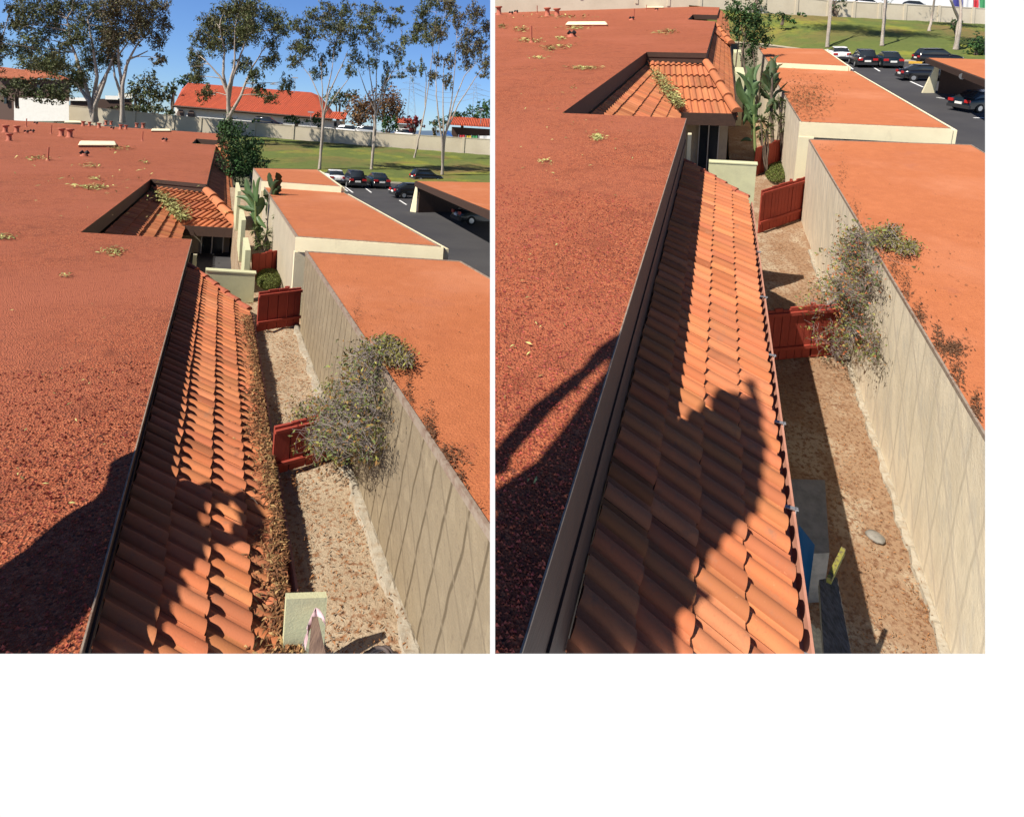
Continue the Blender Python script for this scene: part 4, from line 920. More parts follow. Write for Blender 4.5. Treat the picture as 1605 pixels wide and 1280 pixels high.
bank_tree(501, 266, [[(506, 215), (507, 178), (500, 150), (485, 118), (470, 100)], [(506, 200), (512, 150), (520, 110), (525, 70)], [(507, 180), (516, 145), (535, 105), (545, 80)], [(506, 190), (505, 140), (503, 90)], [(508, 180), (530, 145), (555, 112)]],
    c2([(380, 180, 75, 50), (470, 110, 60, 50), (550, 60, 70, 40), (600, 130, 80, 60), (540, 180, 70, 70), (640, 210, 60, 60), (340, 280, 70, 50), (390, 320, 70, 60), (320, 390, 50, 45), (460, 460, 50, 40), (500, 390, 30, 50), (550, 330, 35, 50), (600, 280, 40, 40), (650, 60, 50, 50), (440, 230, 50, 50), (670, 450, 40, 40)]),
    'slender white trunked eucalyptus on the grass bank left of the autumn trees, left picture', M_euc, .2)
bank_tree(583, 266, [[(588, 215), (589, 178), (583, 140), (578, 100), (575, 60)], [(589, 185), (596, 150), (606, 118)], [(588, 175), (572, 140), (562, 110)], [(589, 180), (600, 140), (620, 105), (630, 70)], [(588, 170), (590, 120), (592, 60)]],
    c2([(740, 60, 70, 40), (800, 120, 60, 50), (740, 170, 60, 40), (720, 260, 50, 60), (720, 370, 50, 70), (860, 60, 60, 40), (920, 130, 60, 50), (850, 290, 60, 50), (830, 400, 40, 50), (970, 60, 45, 30), (1000, 150, 40, 25), (980, 380, 35, 50), (920, 440, 40, 50), (890, 520, 35, 55), (1020, 270, 40, 60), (1070, 450, 32, 50), (950, 300, 50, 40), (1000, 470, 35, 25), (820, 200, 50, 50)]),
    'airy eucalyptus on the grass bank in front of the brown autumn trees, left picture', M_euc, .19, .85)
bank_tree(649, 248, [[(658, 210), (668, 160), (675, 110), (680, 60), (684, 20)], [(666, 170), (668, 120), (660, 85)]],
    c2([(1140, 60, 60, 60), (1230, 40, 70, 45), (1120, 160, 60, 60), (1230, 160, 60, 60), (1180, 250, 60, 50), (1080, 210, 40, 60), (1130, 430, 22, 50), (1310, 70, 40, 60)]),
    'thin leaning single stemmed eucalyptus second from the right edge, left picture', M_euc, .17, 1.1)
bank_tree(692, 274, [[(693, 220), (688, 190), (684, 150), (683, 110), (690, 60)], [(697, 215), (706, 170), (712, 120), (716, 60)], [(698, 210), (712, 160), (728, 120), (745, 100)], [(695, 200), (694, 150), (696, 90)], [(697, 212), (718, 165), (740, 130), (760, 100)]],
    c2([(1250, 220, 50, 60), (1300, 380, 40, 50), (1200, 480, 45, 50), (1290, 520, 35, 55), (1350, 140, 45, 60), (1380, 300, 50, 60), (1460, 110, 60, 70), (1430, 220, 60, 50), (1490, 290, 60, 60), (1530, 400, 45, 60), (1400, 390, 45, 50), (1540, 180, 40, 60), (1220, 380, 30, 45), (1440, 330, 50, 40), (1520, 480, 40, 25), (1300, 30, 60, 35)]),
    'many stemmed eucalyptus nearest the right edge with brownish drooping leaves, left picture', M_eucb, .2, 1.0)
# distant planting
bushy('L', 120, [(215, 140, 15, 16), (235, 135, 18, 20), (245, 150, 13, 18), (222, 155, 18, 14)], 'round dark olive tree behind the block wall left of the long tiled roof, left picture', M_euc, 'round_tree', 'tree', None, 1.5, bot=185)
bushy('L', 118, [(270, 137, 10, 12), (268, 150, 9, 12)], 'small pale green tree at the left end of the long tiled roof, left picture', M_bush, 'round_tree', 'tree', None, 1.3, bot=175)
bushy('L', 135, [(300, 126, 18, 7), (285, 131, 12, 8)], 'dark green tree top showing above the left end of the long tiled roof, left picture', M_green, 'round_tree', 'tree', None, 1.4, bot=160)
bushy('L', 100, [(240, 172, 22, 8), (262, 176, 14, 9), (205, 172, 26, 10), (180, 178, 20, 8)], 'low grey green shrubs over the block wall left of the long tiled roof', M_bush, 'shrub_row', 'shrub', None, 1.6, bot=192)
bushy('L', 74, [(28, 135, 22, 14), (75, 140, 26, 16), (98, 148, 18, 14), (55, 148, 25, 10), (10, 145, 14, 12)], 'dusty green bushes in front of the terracotta roofed house, left picture', M_bush, 'bush', 'bush', None, 1.4, bot=170)
bushy('L', 105, [(105, 118, 22, 16), (70, 104, 30, 12), (125, 132, 20, 18), (60, 118, 20, 10)], 'dark trees behind the house at the left, left picture', M_euc, 'round_tree', 'tree', None, 1.3, bot=170)
bushy('L', 110, [(565, 165, 22, 22), (590, 172, 26, 26), (612, 160, 22, 20), (555, 185, 16, 14), (620, 175, 14, 20)], 'broad brown and green autumn tree behind the block wall, left picture', M_autumn, 'autumn_tree', 'tree', None, 1.6, bot=205)
bushy('L', 125, [(530, 155, 20, 13), (545, 150, 14, 10)], 'round green tree between the long tiled roof and the autumn tree, left picture', M_bush, 'round_tree', 'tree', None, 1.4, bot=190)
bushy('L', 100, [(607, 198, 13, 13), (616, 192, 9, 9)], 'small dark cypress like bush in front of the autumn tree, left picture', M_green, 'bush', 'bush', None, 1.6, bot=212)
bushy('L', 102, [(650, 188, 12, 9), (640, 196, 10, 8), (660, 194, 8, 7)], 'crimson leaved small tree over the block wall, left picture', M_crim, 'crimson_tree', 'tree', None, 1.6, bot=208)
bushy('L', 130, [(725, 185, 18, 9), (750, 178, 20, 12), (765, 168, 14, 14), (690, 190, 14, 8), (712, 182, 14, 6)], 'dark green tree line before the pylon at the right edge, left picture', M_green, 'tree_row', 'tree', None, 1.7, bot=200)
bushy('L', 101, [(682, 200, 9, 9), (694, 204, 7, 6)], 'reddish purple bush beside the thin leaning trunk, left picture', M_eucb, 'bush', 'bush', None, 1.4, bot=214)
bushy('L', 88, [(465, 188, 20, 6), (498, 190, 9, 10), (400, 190, 8, 4)], 'dark hedge row growing over the top of the block wall, left picture', M_green, 'hedge_row', 'hedge', None, 1.5, bot=198)
bushy('L', 66, [(352, 200, 14, 12), (372, 205, 14, 12), (390, 226, 16, 8)], 'tangled dark bush at the roof corner before the block wall, left picture', M_green, 'bush', 'bush', None, 1.5, bot=222)
q = far(0, 166, 95)
# church: red tiled hip roof and white arched wall
D = 112
t = thing('tiled_building', 'white building with long red tiled hip roof and arched windows, left picture', 'building', far(400, 215, D))
def quadf(m, pts, D_): m.face([far(x, y, dd) for (x, y), dd in zip(pts, D_)])
m = MB(); quadf(m, [(272, 166), (520, 187), (488, 145), (295, 130)], [D, D, D+14, D+14]); quadf(m, [(520, 187), (521, 174), (502, 151), (488, 145)], [D, D+12, D+15, D+14]); quadf(m, [(272, 166), (295, 130), (285, 140)], [D, D+14, D+18])
put('roof', m, mat('bright red roof tiles', (.52, .095, .04), .8, [(1.2, (.42, .08, .04), .4, .7)], [(.9, .9, .25, 'wave', (1, .05, .05))]), t, 'L')
m = MB(); quadf(m, [(520, 175), (545, 176), (541, 188), (516, 186)], [D+3, D+3, D, D]); put('porch_roof', m, MAT['bright red roof tiles'], t, 'L')
m = MB(); quadf(m, [(274, 168), (520, 189), (520, 216), (274, 200)], [D+1]*4); quadf(m, [(520, 189), (541, 190), (541, 216), (520, 216)], [D+1, D+1.5, D+1.5, D+1]); quadf(m, [(274, 168), (274, 200), (290, 200), (290, 160)], [D+1, D+1, D+20, D+20]); put('wall', m, M_white, t, 'L')
m = MB(); p, q = far(271, 166.5, D-.3), far(521, 187.5, D-.3); m.tube([p, q], .25, 6); put('eave', m, M_brown, t, 'L')
for x in (283, 300):
    m = MB(); y = 174+(x-283)*.085; pts = [far(x-5, y+14, D+.8), far(x+5, y+14, D+.8)]+[far(x+5*math.cos(a), y+5-7*math.sin(a), D+.8) for a in [math.pi*k/10 for k in range(11)]]
    m.prism(pts, [v-V((0, .2, 0)) for v in pts]); put('arched_window', m, mat('brown window', (.16, .11, .09), .5), t, 'L')
for x0, y0, x1, y1 in ((524, 190, 528, 199), (533, 191, 536, 204), (492, 187, 496, 192)):
    m = MB(); pts = [far(x0, y0, D+.4), far(x1, y0+.3, D+.4), far(x1, y1, D+.4), far(x0, y1, D+.4)]; m.prism(pts, [v-V((0, .2, 0)) for v in pts]); put('window', m, M_dark, t, 'L')
# terracotta roofed house at the left, white garden wall and flat white house
D = 96
t = thing('house', 'dark walled house with stepped terracotta roofs at the far left, left picture', 'house', far(50, 180, D))
for pts in ([(-8, 106), (41, 112), (49, 126), (-8, 121)], [(40, 111), (82, 113), (82, 122), (48, 124)], [(80, 114), (110, 127), (96, 127), (80, 122)], [(44, 127), (54, 128), (50, 132), (40, 130)]):
    m = MB(); q = [far(x, y, D+(6 if i < 2 else 0)) for i, (x, y) in enumerate(pts)]; m.prism(q, [v+V((0, 0, .25)) for v in q]); put('roof', m, mat('house roof tiles', (.5, .16, .08), .85, (), [(2, .8, .2, 'wave', (1, .1, .1))]), t, 'L')
m = MB(); m.prism([far(x, 190, dd) for x, dd in ((-8, D+1), (108, D+1), (108, D+9), (-8, D+9))], [far(x, y, dd) for x, y, dd in ((-8, 121, D+1), (108, 127, D+1), (108, 127, D+9), (-8, 121, D+9))]); put('wall', m, mat('brown house wall', (.12, .075, .06), .85), t, 'L')
for x0, y0 in ((8, 154), (2, 140), (60, 133), (92, 134)):
    m = MB(); q = [far(x0, y0, D+.8), far(x0+4, y0, D+.8), far(x0+4, y0+9, D+.8), far(x0, y0+9, D+.8)]; m.prism(q, [v-V((0, .25, 0)) for v in q]); put('window', m, M_glass, t, 'L')
D = 90
t = thing('garden_wall', 'bright white stepped garden wall left of the tall eucalyptus, left picture', 'wall', far(60, 188, D))
for x0, x1, y0, y1 in ((22, 41, 154, 154), (41, 90, 153, 156), (90, 108, 158, 159)):
    m = MB(); q = [(x0, 190), (x1, 190)]; m.prism([far(x0, 190, D), far(x1, 190, D), far(x1, 190, D+.4), far(x0, 190, D+.4)], [far(x0, y0, D), far(x1, y1, D), far(x1, y1, D+.4), far(x0, y0, D+.4)]); put('wall_panel', m, M_white, t, 'L')
D = 122
t = thing('house', 'low white flat roofed house seen through the gap between the trunks, left picture', 'house', far(180, 180, D))
for x0, x1, y0, y1 in ((108, 136, 153, 158), (165, 185, 150, 156), (185, 207, 146, 154)):
    m = MB(); m.prism([far(x0, y1, D), far(x1, y1+.5, D), far(x1, y1+.5, D+8), far(x0, y1, D+8)], [far(x0, y0, D), far(x1, y0+.5, D), far(x1, y0+.5, D+8), far(x0, y0, D+8)]); put('parapet', m, M_white, t, 'L')
m = MB(); m.prism([far(x, 186, dd) for x, dd in ((110, D+.5), (207, D+.5), (207, D+7), (110, D+7))], [far(x, 155, dd) for x, dd in ((110, D+.5), (207, D+.5), (207, D+7), (110, D+7))]); put('wall', m, M_brown, t, 'L')
# long red roofed building and yard things at the right edge
D = 118
t = thing('building', 'long low building with a red roof over white posts at the right edge, left picture', 'building', far(740, 215, D))
m = MB(); q = [far(705, 196, D), far(772, 200, D), far(772, 197, D+10), far(705, 193, D+10)]; q[2].z += 1.2; q[3].z += 1.2; m.prism(q, [v+V((0, 0, .3)) for v in q]); put('roof', m, MAT['bright red roof tiles'], t, 'L')
m = MB(); m.prism([far(708, 225, D+2), far(775, 228, D+2), far(775, 228, D+8), far(708, 225, D+8)], [far(708, 199, D+2), far(775, 203, D+2), far(775, 203, D+8), far(708, 199, D+8)]); put('wall', m, M_brown, t, 'L')
t = thing('building', 'small red roofed kiosk between the autumn tree and the crimson tree, left picture', 'building', far(630, 212, 116))
m = MB(); q = [far(620, 193, 116), far(650, 195, 116), far(645, 188, 122), (far(624, 187, 122))]; m.prism(q, [v+V((0, 0, .25)) for v in q]); put('roof', m, MAT['bright red roof tiles'], t, 'L')
m = MB(); m.prism([far(621, 214, 117), far(648, 216, 117), far(648, 216, 121), far(621, 214, 121)], [far(621, 194, 117), far(648, 196, 117), far(648, 196, 121), far(621, 194, 121)]); put('wall', m, M_white, t, 'L')
for x0, x1, y0, col, nm, lb in ((719, 728, 212, (.45, .03, .04), 'red', 'red cloth banner on the far fence, left picture'), (730, 738, 213, (.55, .42, .05), 'yellow', 'yellow cloth banner on the far fence, left picture'), (739, 748, 213, (.05, .25, .10), 'green', 'green cloth banner on the far fence, left picture'), (750, 768, 213, (.6, .6, .6), 'white', 'white cloth banner on the far fence, left picture')):
    t = thing('banner', lb, 'banner', far((x0+x1)/2, 222, 100)); m = MB(); rows = [[far(x0+(x1-x0)*i/6, y0+j*4, 100)+V((0, .12*math.sin(i*1.7+j), 0)) for i in range(7)] for j in range(3)]; m.grid(rows); put('cloth', m, mat('banner cloth '+nm, col, .8), t, 'L')
    m = MB(); m.tube([far(x0, y0-1, 100), far(x0, y0+12, 100)], .08, 6); put('pole', m, M_metal, t, 'L')
m = MB(); a_, b_ = far(699, 197, 101), far(712, 214, 101); rows = [[far(x, y, 101)+V((0, random.uniform(-.3, .3), 0)) for x, y in r_] for r_ in (((694, 208), (701, 203), (707, 209)), ((693, 214), (701, 211), (710, 215)))]; m.grid(rows); o = put('tarpaulin', m, mat('blue tarpaulin', (.05, .16, .5), .6), None, 'L'); tag(o, 'small blue tarpaulin tent beyond the block wall, left picture', 'tarpaulin')
for px, py, pt_, lb in ((550, 206, P_white, 'white car parked behind the block wall left of the bank tree, left picture'), (580, 207, P_silver, 'pale van parked behind the block wall beside the white car, left picture'), (420, 193, P_black, 'dark pickup behind the block wall before the arched windows, left picture'), (641, 212, P_white, 'white car behind the block wall below the crimson tree, left picture')):
    car(far(px, py+7, 104), (1, 0, 0), pt_, lb, 1.15, 'L', True, 'cars behind the block wall', V((0, 0, 1)))
def pylon(px, top, base, D, label):
    t = thing('power_pylon', label, 'pylon', far(px, base, D)); m = MB(); b = far(px, base, D); tp = far(px, top, D); h = (tp-b).length; w0, w1 = h*.09, h*.02
    cs = lambda u: [b.lerp(tp, u)+V((sx*(w0+(w1-w0)*u), sy*(w0+(w1-w0)*u), 0)) for sx, sy in ((-1, -1), (1, -1), (1, 1), (-1, 1))]
    r = D/F*.16
    for k in range(4): m.tube([cs(0)[k], cs(1)[k]], r, 4)
    for i in range(8):
        a, e = cs(i/8), cs((i+1)/8)
        for k in range(4): m.tube([a[k], e[(k+1) % 4]], r*.6, 4)
    put('tower', m, M_metal, t, 'L')
    m = MB()
    for u, w_ in ((.72, .2), (.84, .17), (.95, .13)):
        q = b.lerp(tp, u); m.tube([q-V((h*w_, 0, 0)), q+V((h*w_, 0, 0))], r, 4); m.tube([q-V((h*w_, 0, 0)), q+V((0, 0, h*.05)), q+V((h*w_, 0, 0))], r*.6, 4)
    put('cross_arm', m, M_metal, t, 'L')
pylon(645, 118, 200, 420, 'left lattice power pylon in the pale sky, left picture'); pylon(745, 130, 200, 430, 'right lattice power pylon in the pale sky, left picture')
for i, (y0, y1) in enumerate(((128, 140), (136, 148), (143, 156))):
    m = MB(); a, b = far(645, y0, 420), far(745, y1-3, 430); m.tube([a.lerp(b, k/12)-V((0, 0, math.sin(math.pi*k/12)*6)) for k in range(13)], .09, 4)
    a2 = far(860, y1-2, 440); m.tube([b.lerp(a2, k/12)-V((0, 0, math.sin(math.pi*k/12)*6)) for k in range(13)], .09, 4)
    o = put('power_line', m, M_metal, None, 'L'); tag(o, ['top', 'middle', 'lowest'][i]+' power line strung between the two pylons, left picture', 'power line', 'power lines')
for px, py0, py1, D, lb in ((461, 122, 146, 112, 'thin mast standing on the long tiled roof ridge, left picture'), (486, 176, 205, 100, 'dark lamp pole behind the block wall, left picture'), (753, 172, 198, 120, 'pale lamp pole behind the red roof at the right edge, left picture')):
    t = thing('lamp_pole', lb, 'pole', far(px, py1, D)); m = MB(); m.tube([far(px, py1, D), far(px+(1.5), py0, D)], D/F*.45, 6); put('pole', m, M_metal, t, 'L'); m = MB(); m.box(lambda v: v+far(px+1.5, py0, D), -.5, .5, -.2, .2, -.1, .1); put('head', m, M_metal, t, 'L')
# distant hills
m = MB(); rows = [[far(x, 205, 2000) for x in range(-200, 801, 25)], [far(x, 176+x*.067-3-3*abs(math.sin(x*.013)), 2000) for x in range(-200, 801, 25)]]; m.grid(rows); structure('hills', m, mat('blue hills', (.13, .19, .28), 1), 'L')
# loose stones on the near gravel
def stones(c, n, ymax, label):
    P, s = c['P'], c['s']; m = MB()
    for _ in range(n):
        y = 1.0+random.random()**1.5*ymax; x = c['RX']-.01-random.random()*(y*1.0+.3); q = V((x, y, -1.997)); r = random.uniform(.004, .0105)
        k = random.uniform(.45, 1.5); a = [q+V((random.uniform(-1, 1), random.uniform(-1, 1), 0))*r*.3+V((math.cos(t_)*r, math.sin(t_)*r*random.uniform(.6, 1), 0)) for t_ in (0, 1.9, 3.9)]; tp = q+V((random.uniform(-.4, .4)*r, random.uniform(-.4, .4)*r, r*random.uniform(.7, 1.3)))
        a = [P.w(v) for v in a]; tp = P.w(tp); tint = (k, k*random.uniform(.8, 1.2), k*random.uniform(.8, 1.3))
        for i in range(3): m.face([a[i], a[(i+1) % 3], tp], tint)
    stuff('loose_gravel', m, mat('red stones', (.34, .08, .048), .9, attr=True), label, 'gravel', s)
stones(c, 26000, 4.5, 'loose red stones covering the near gravel roof, left picture')

# ---------------------------------------------------------------- RIGHT PICTURE
c = RIGHT; P = PR; s = 'R'
alley(c)
building(c)
Xw = c['Xw']; zt = c['zt']
a_ = P.at(1522.6, 227.5, zt); fl = P.at(1268, 219, zt)
near = [V((Xw, 1.0, 0)), V((a_.x, 1.0, 0)), V((a_.x, a_.y, 0)), V((Xw, fl.y, 0))]
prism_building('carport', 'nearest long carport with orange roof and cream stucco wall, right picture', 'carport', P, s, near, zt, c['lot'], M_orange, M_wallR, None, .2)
zm = -3.12
mid = cornered(P, [(1255, 191.5), (1491, 202), (1335, 111), (1210, 105)], zm); mid[3].x = mid[0].x
prism_building('carport', 'carport with orange roof and thick cream end fascia, second from the viewer, right picture', 'carport', P, s, mid, zm, c['lot'], M_orange, M_wallR, M_cream, .37, 1.15)
z3 = -2.92
thr = cornered(P, [(1204, 98), (1328.5, 104), (1290, 77), (1188, 75)], z3); thr[3].x = thr[0].x
prism_building('carport', 'farthest of the three orange roofed carports, behind the banana plants, right picture', 'carport', P, s, thr, z3, c['lot'], M_orange, M_wallR, M_cream, .30, .6)
lot(c, [(1285, 72), (1560, 97), (1900, 100), (1900, 600), (1450, 600), (1300, 120)], [(1080, 62), (1195, 70), (1300, 84), (1400, 96), (1580, 99)], [(1080, 8), (1170, 20), (1300, 26), (1400, 31), (1580, 40)], 84)
block_wall(c, [(740, -46), (1000, -26), (1150, -14), (1300, 2), (1420, 8), (1580, 16)], [(740, 22), (1000, 22), (1150, 18), (1300, 27), (1420, 32), (1580, 41)], 84.4, 'long cream block wall crossing the top of the right picture behind the grass bank')
block_wall_left = None
for a, b in (((1327, 101), (1337, 109)), ((1366, 104), (1379, 112)), ((1407, 106), (1418, 111)), ((1438, 102), (1447, 107)), ((1427, 128), (1447, 137)), ((1468, 153), (1482, 155)), ((1526, 185), (1542, 185))): stall_line(c, a, b)
for a, b, lb in (((1363, 100), (1372, 101), 0), ((1424, 100), (1445, 101), 1)):
    p, q = P.at(*a, c['lot']), P.at(*b, c['lot']); m = MB(); board(m, P, p, q, c['lot'], c['lot']+.18, -.2); board(m, P, p+V((0, .03, 0)), q+V((0, .03, 0)), c['lot']+.18, c['lot']+.21, -.12); o = put('wheel_stop', m, M_yellow, None, s)
    tag(o, 'yellow painted concrete wheel stop %s, right picture' % ('right of the two dark cars' if lb else 'between the two dark cars'), 'wheel stop', 'yellow wheel stops')
lot_carport(c, (1455, 91), (1620, 152), (1640, 96), ((1454, 97), (1445.5, 146), (1466, 146)), (1515, 118), 'open carport with orange roof and cream fin wall, right edge of right picture')
lotcar(c, 1313, 94, P_white, 'white car half hidden behind the far carport roof, right picture')
lotcar(c, 1351, 103, P_black, 'black wagon parked beside the white car, right picture', True)
lotcar(c, 1390, 104, P_navy, 'dark blue green hatchback right of the black wagon, right picture')
lotcar(c, 1468, 99, P_black, 'long black car in the shade of the grass bank, beyond the lot carport, right picture', True, ydir=(1, .2, 0))
lotcar(c, 1452, 126, P_black, 'dark car standing behind the cream fin of the carport, right picture', ydir=(1, .1, 0))
lotcar(c, 1540, 172, P_navy, 'dark car with red tail light under the lot carport, right picture', ydir=(.8, .5, 0), sc=.72)
yardwall(c, (1111, 255), (1186, 259), 1191, 10.35, 'pale green cream yard wall panel beside the shadowed tiled eave, right picture')
zb = c['zb']; 
g1a, g1b = fl_(1186, 366) if 0 else P.at(1187, 366, zb), P.at(1256, 342, zb)
fence(P, s, g1a, g1b, zb, 277, 'red board gate half in shade between yard wall and stucco wall, right picture')
g2a, g2b = P.at(1180, 277, zb), P.at(1227, 258, zb)
fence(P, s, g2a, g2b, zb, 216, 'farther red board gate under the banana plants, right picture', False)
g3a, g3b = P.at(1196, 580, zb), P.at(1335, 556, zb); g3b.x = Xw-.04; g3a.x = c['ex']-.1
fence(P, s, g3a, g3b, zb, 474, 'nearest red board gate in deep shade behind the flowering shrub, right picture')
hedge(c, 1217, 266, 19, 20, zb+.1, 'rough mound of green ground cover between two red gates, right picture')
t = thing('yard_wall', 'cream wall strips along the alley beside the far gutter, right picture', 'wall', P.w(.8, 14, zb))
for (x0, y0, x1, y1) in ((1150, 104, 1162, 135), (1147, 76, 1155, 100)):
    Xx = .75; A2 = onX(P, x0+6, y1, Xx); m = MB(); m.box(P.w, Xx-.1, Xx+.25, A2.y, A2.y+2.5, zb, A2.z+.5); put('wall', m, M_green_cream, t, s)
D = 15; rt = P.w(P.at(1185, 262, zb)); D = rt.y
banana('R', rt, D, [([(1182, 200), (1182, 150)], 4.5)], [(1180, 150, 1168, 90, 6.5), (1181, 155, 1184, 92, 8), (1184, 150, 1195, 86, 6), (1182, 175, 1160, 105, 7), (1180, 165, 1154, 98, 6), (1184, 185, 1198, 125, 5.5), (1178, 180, 1184, 118, 6), (1178, 200, 1176, 150, 5)], M_ban, 'green paddle leaved banana plant rising over the shaded alley, right picture')
rt2 = P.w(P.at(1212, 262, zb)); D = rt2.y
banana('R', rt2, D, [([(1210, 200), (1209, 160), (1210, 120)], 5.5)], [(1212, 130, 1222, 74, 8), (1210, 125, 1208, 80, 8), (1212, 135, 1228, 90, 6), (1210, 145, 1224, 105, 6), (1208, 145, 1198, 112, 6), (1213, 150, 1236, 121, 4), (1209, 140, 1206, 95, 7)], M_ban2, 'dark ragged leaved banana plant with dry hanging leaves, right picture', .5)
spiky('R', P.w(P.at(1226, 262, zb)), D-.4, [(1222, 158, 13), (1232, 165, 12), (1220, 185, 12), (1231, 192, 12), (1226, 205, 10)], 'slender spiky dracaena against the mid stucco wall, right picture')
spiky('R', P.w(P.at(1200, 275, zb)), D-.8, [(1193, 190, 14), (1203, 200, 15), (1199, 214, 15), (1208, 180, 11), (1190, 212, 10)], 'spiky low plant at the foot of the banana plants, right picture')
bushy('R', 28, [(1165, 30, 22, 30), (1182, 55, 20, 26), (1150, 12, 14, 16), (1195, 62, 13, 12), (1175, 85, 12, 16), (1188, 30, 16, 18), (1152, 45, 8, 14)], 'dense dark green tree at the end of the alley, top of the right picture', M_green, 'leafy_tree', 'tree', None, 1.5, bot=200)
bushy('R', 76, [(1225, 27, 14, 10), (1245, 30, 10, 6), (1255, 22, 8, 4)], 'low dark bush against the base of the block wall on the bank, right picture', M_green, 'bush', 'bush', None, 1.2, bot=40)
bushy('R', 55, [(1530, 72, 15, 16), (1540, 80, 14, 14)], 'dark bush at the lot carport roof, right edge of the right picture', M_green, 'bush', 'bush', None, 1.5, bot=92)
shrub(c, P.at(1312, 566, zb), [(1300, 535, 35, 26, 1.84), (1275, 500, 18, 45, 1.61), (1340, 510, 36, 40, 2.00), (1370, 540, 16, 30, 2.02), (1320, 460, 48, 40, 1.93), (1350, 430, 32, 36, 2.00), (1335, 400, 40, 30, 2.00), (1345, 370, 30, 20, 2.02)],
      [(1368, 372, 18, 14), (1390, 375, 28, 18), (1420, 388, 28, 16), (1395, 360, 24, 14)], 'dry twiggy shrub with reddish and yellow leaves climbing the cream wall, right picture', 3, True)
roofbits(c, [(1278, 232, 30, 10, 300), (1320, 270, 10, 30, 250), (1340, 330, 10, 30, 300), (1400, 420, 14, 30, 500), (1420, 450, 10, 30, 400), (1440, 500, 14, 30, 700), (1470, 535, 10, 30, 500), (1492, 545, 24, 14, 900), (1500, 580, 14, 40, 500), (1530, 640, 10, 30, 400), (1450, 400, 160, 140, 260)], 'dark leaf and twig litter along the edge of the orange carport roof, right picture')
m = MB()
for _ in range(1300):
    q = P.at(random.gauss(1262, 22), random.gauss(152, 17), zm+.02); k = random.uniform(.3, 1.3)
    if mid[0].x < q.x and mid[0].y < q.y: m.fallen(P.w(q), random.uniform(.05, .12), (k*.6, k*.5, k*.42), P.M @ V((0, 0, 1)), .3)
stuff('leaf_drift', m, M_lit, 'patch of dry leaves on the middle orange roof beside the banana plants, right picture', 'leaves', s)
debris(c, [(937, 217, 12, 6, 130, .8), (918, 108, 32, 3.5, 160, .6), (882, 28, 60, 3, 90, .3), (817, 48, 14, 5, 80, .3), (830, 65, 24, 4, 90, .5), (863, 77, 12, 5, 110, .2), (880, 74, 24, 5, 60, .3), (786, 43, 10, 3, 50, .1), (902, 45, 24, 3, 80, .6), (1045, 52, 22, 4, 80, .2), (880, 62, 10, 3, 40, .8), (843, 92, 20, 2, 40, .7), (855, 254, 14, 4, 25, .9), (898, 139, 4, 2, 10, .9), (880, 200, 110, 120, 60, .7), (850, 500, 80, 150, 18, .8), (836, 758, 7, 2, 3, 1)], 'small drifts of fallen eucalyptus leaves on the red gravel roof, right picture')
valley(c, 'band of dry leaves lying in the roof valley of the court, right picture')
vents(c, [(782, 24, 10, 1), (858, 26, 12, 1), (873, 27.5, 13, 1), (896, 9, 1, 0), (906, 9, 1, 0), (922, 11, 3, 0), (944, 4, -3, 0), (959, 12, 3, 0), (967, 12, 4, 0), (985, 6, 0, 0), (996, 6.5, 0, 0)],
      [(833, 67, 41), (842, 22, 9), (993.5, 30, 14), (1013, 18, 8)], [(801, 23, 18), (809, 21, 16), (816, 9, 4), (896, 58, 48), (990, 32, 26), (1029, 17, 13)],
      [(864, 3.5, 895, 6.5), (887, 37.5, 951, 41.5), (1012, 11, 1040, 13.5)])
stones(c, 30000, 4.8, 'loose red stones covering the near gravel roof, right picture')
def bank_tree_r(px, py, stems, label, r0, cl):
    q = bank_point(c, px, py); euc('R', q, q.y, stems, cl, label, M_euc, r0, 1, 'eucalyptus trunks on the grass bank, right picture')
bank_tree_r(1296, 75, [[(1301, 40), (1303, 0), (1305, -60), (1300, -120)], [(1303, -10), (1315, -60), (1325, -110)]], 'pale trunk of the leftmost eucalyptus on the grass bank, right picture', .26, [(1300, -150, 50, 35), (1330, -120, 30, 30)])
bank_tree_r(1382, 72, [[(1386, 40), (1389, 0), (1392, -60), (1390, -120)], [(1389, -20), (1375, -70), (1372, -110)]], 'pale trunk of the second eucalyptus on the grass bank, right picture', .24, [(1390, -150, 50, 35), (1362, -120, 30, 30)])
bank_tree_r(1455, 50, [[(1461, 25), (1466, -10), (1474, -60), (1480, -120)]], 'slim pale trunk of the third eucalyptus, nearest the block wall, right picture', .2, [(1480, -140, 40, 35)])
bank_tree_r(1498, 78, [[(1504, 45), (1506, 10), (1500, -50), (1505, -110)], [(1503, 30), (1490, 0), (1480, -60)]], 'stout dark streaked eucalyptus trunk at the right end of the grass bank, right picture', .32, [(1505, -150, 45, 35), (1480, -100, 30, 30)])
# slim dark shrubs growing against the wall
for i, (x0, y0, lb) in enumerate(((1180, 18, 'bare dark sapling against the block wall above the green tree'), (1312, 26, 'dark branching shrub stem right of the leftmost trunk'), (1488, 56, 'dark forked stem left of the stout trunk'))):
    q = bank_point(c, x0, y0) if i < 2 else bank_point(c, 1498, 60); t = thing('sapling', lb+', right picture', 'sapling', q, 'dark saplings on the bank'); m = MB(); u = q.y/F
    for k in range(6): limb(m, q, q+V((random.uniform(-16, 16)*u, 0, random.uniform(14, 34)*u)), .1, .03, .15)
    put('stem', m, M_bark2, t, s); lf = MB()
    for k in range(4): clump(lf, q+V((random.uniform(-14, 14)*u, -.3, random.uniform(12, 30)*u)), (5*u, 4*u, 4*u), 90, u*3)
    put('foliage', lf, M_green, t, s)
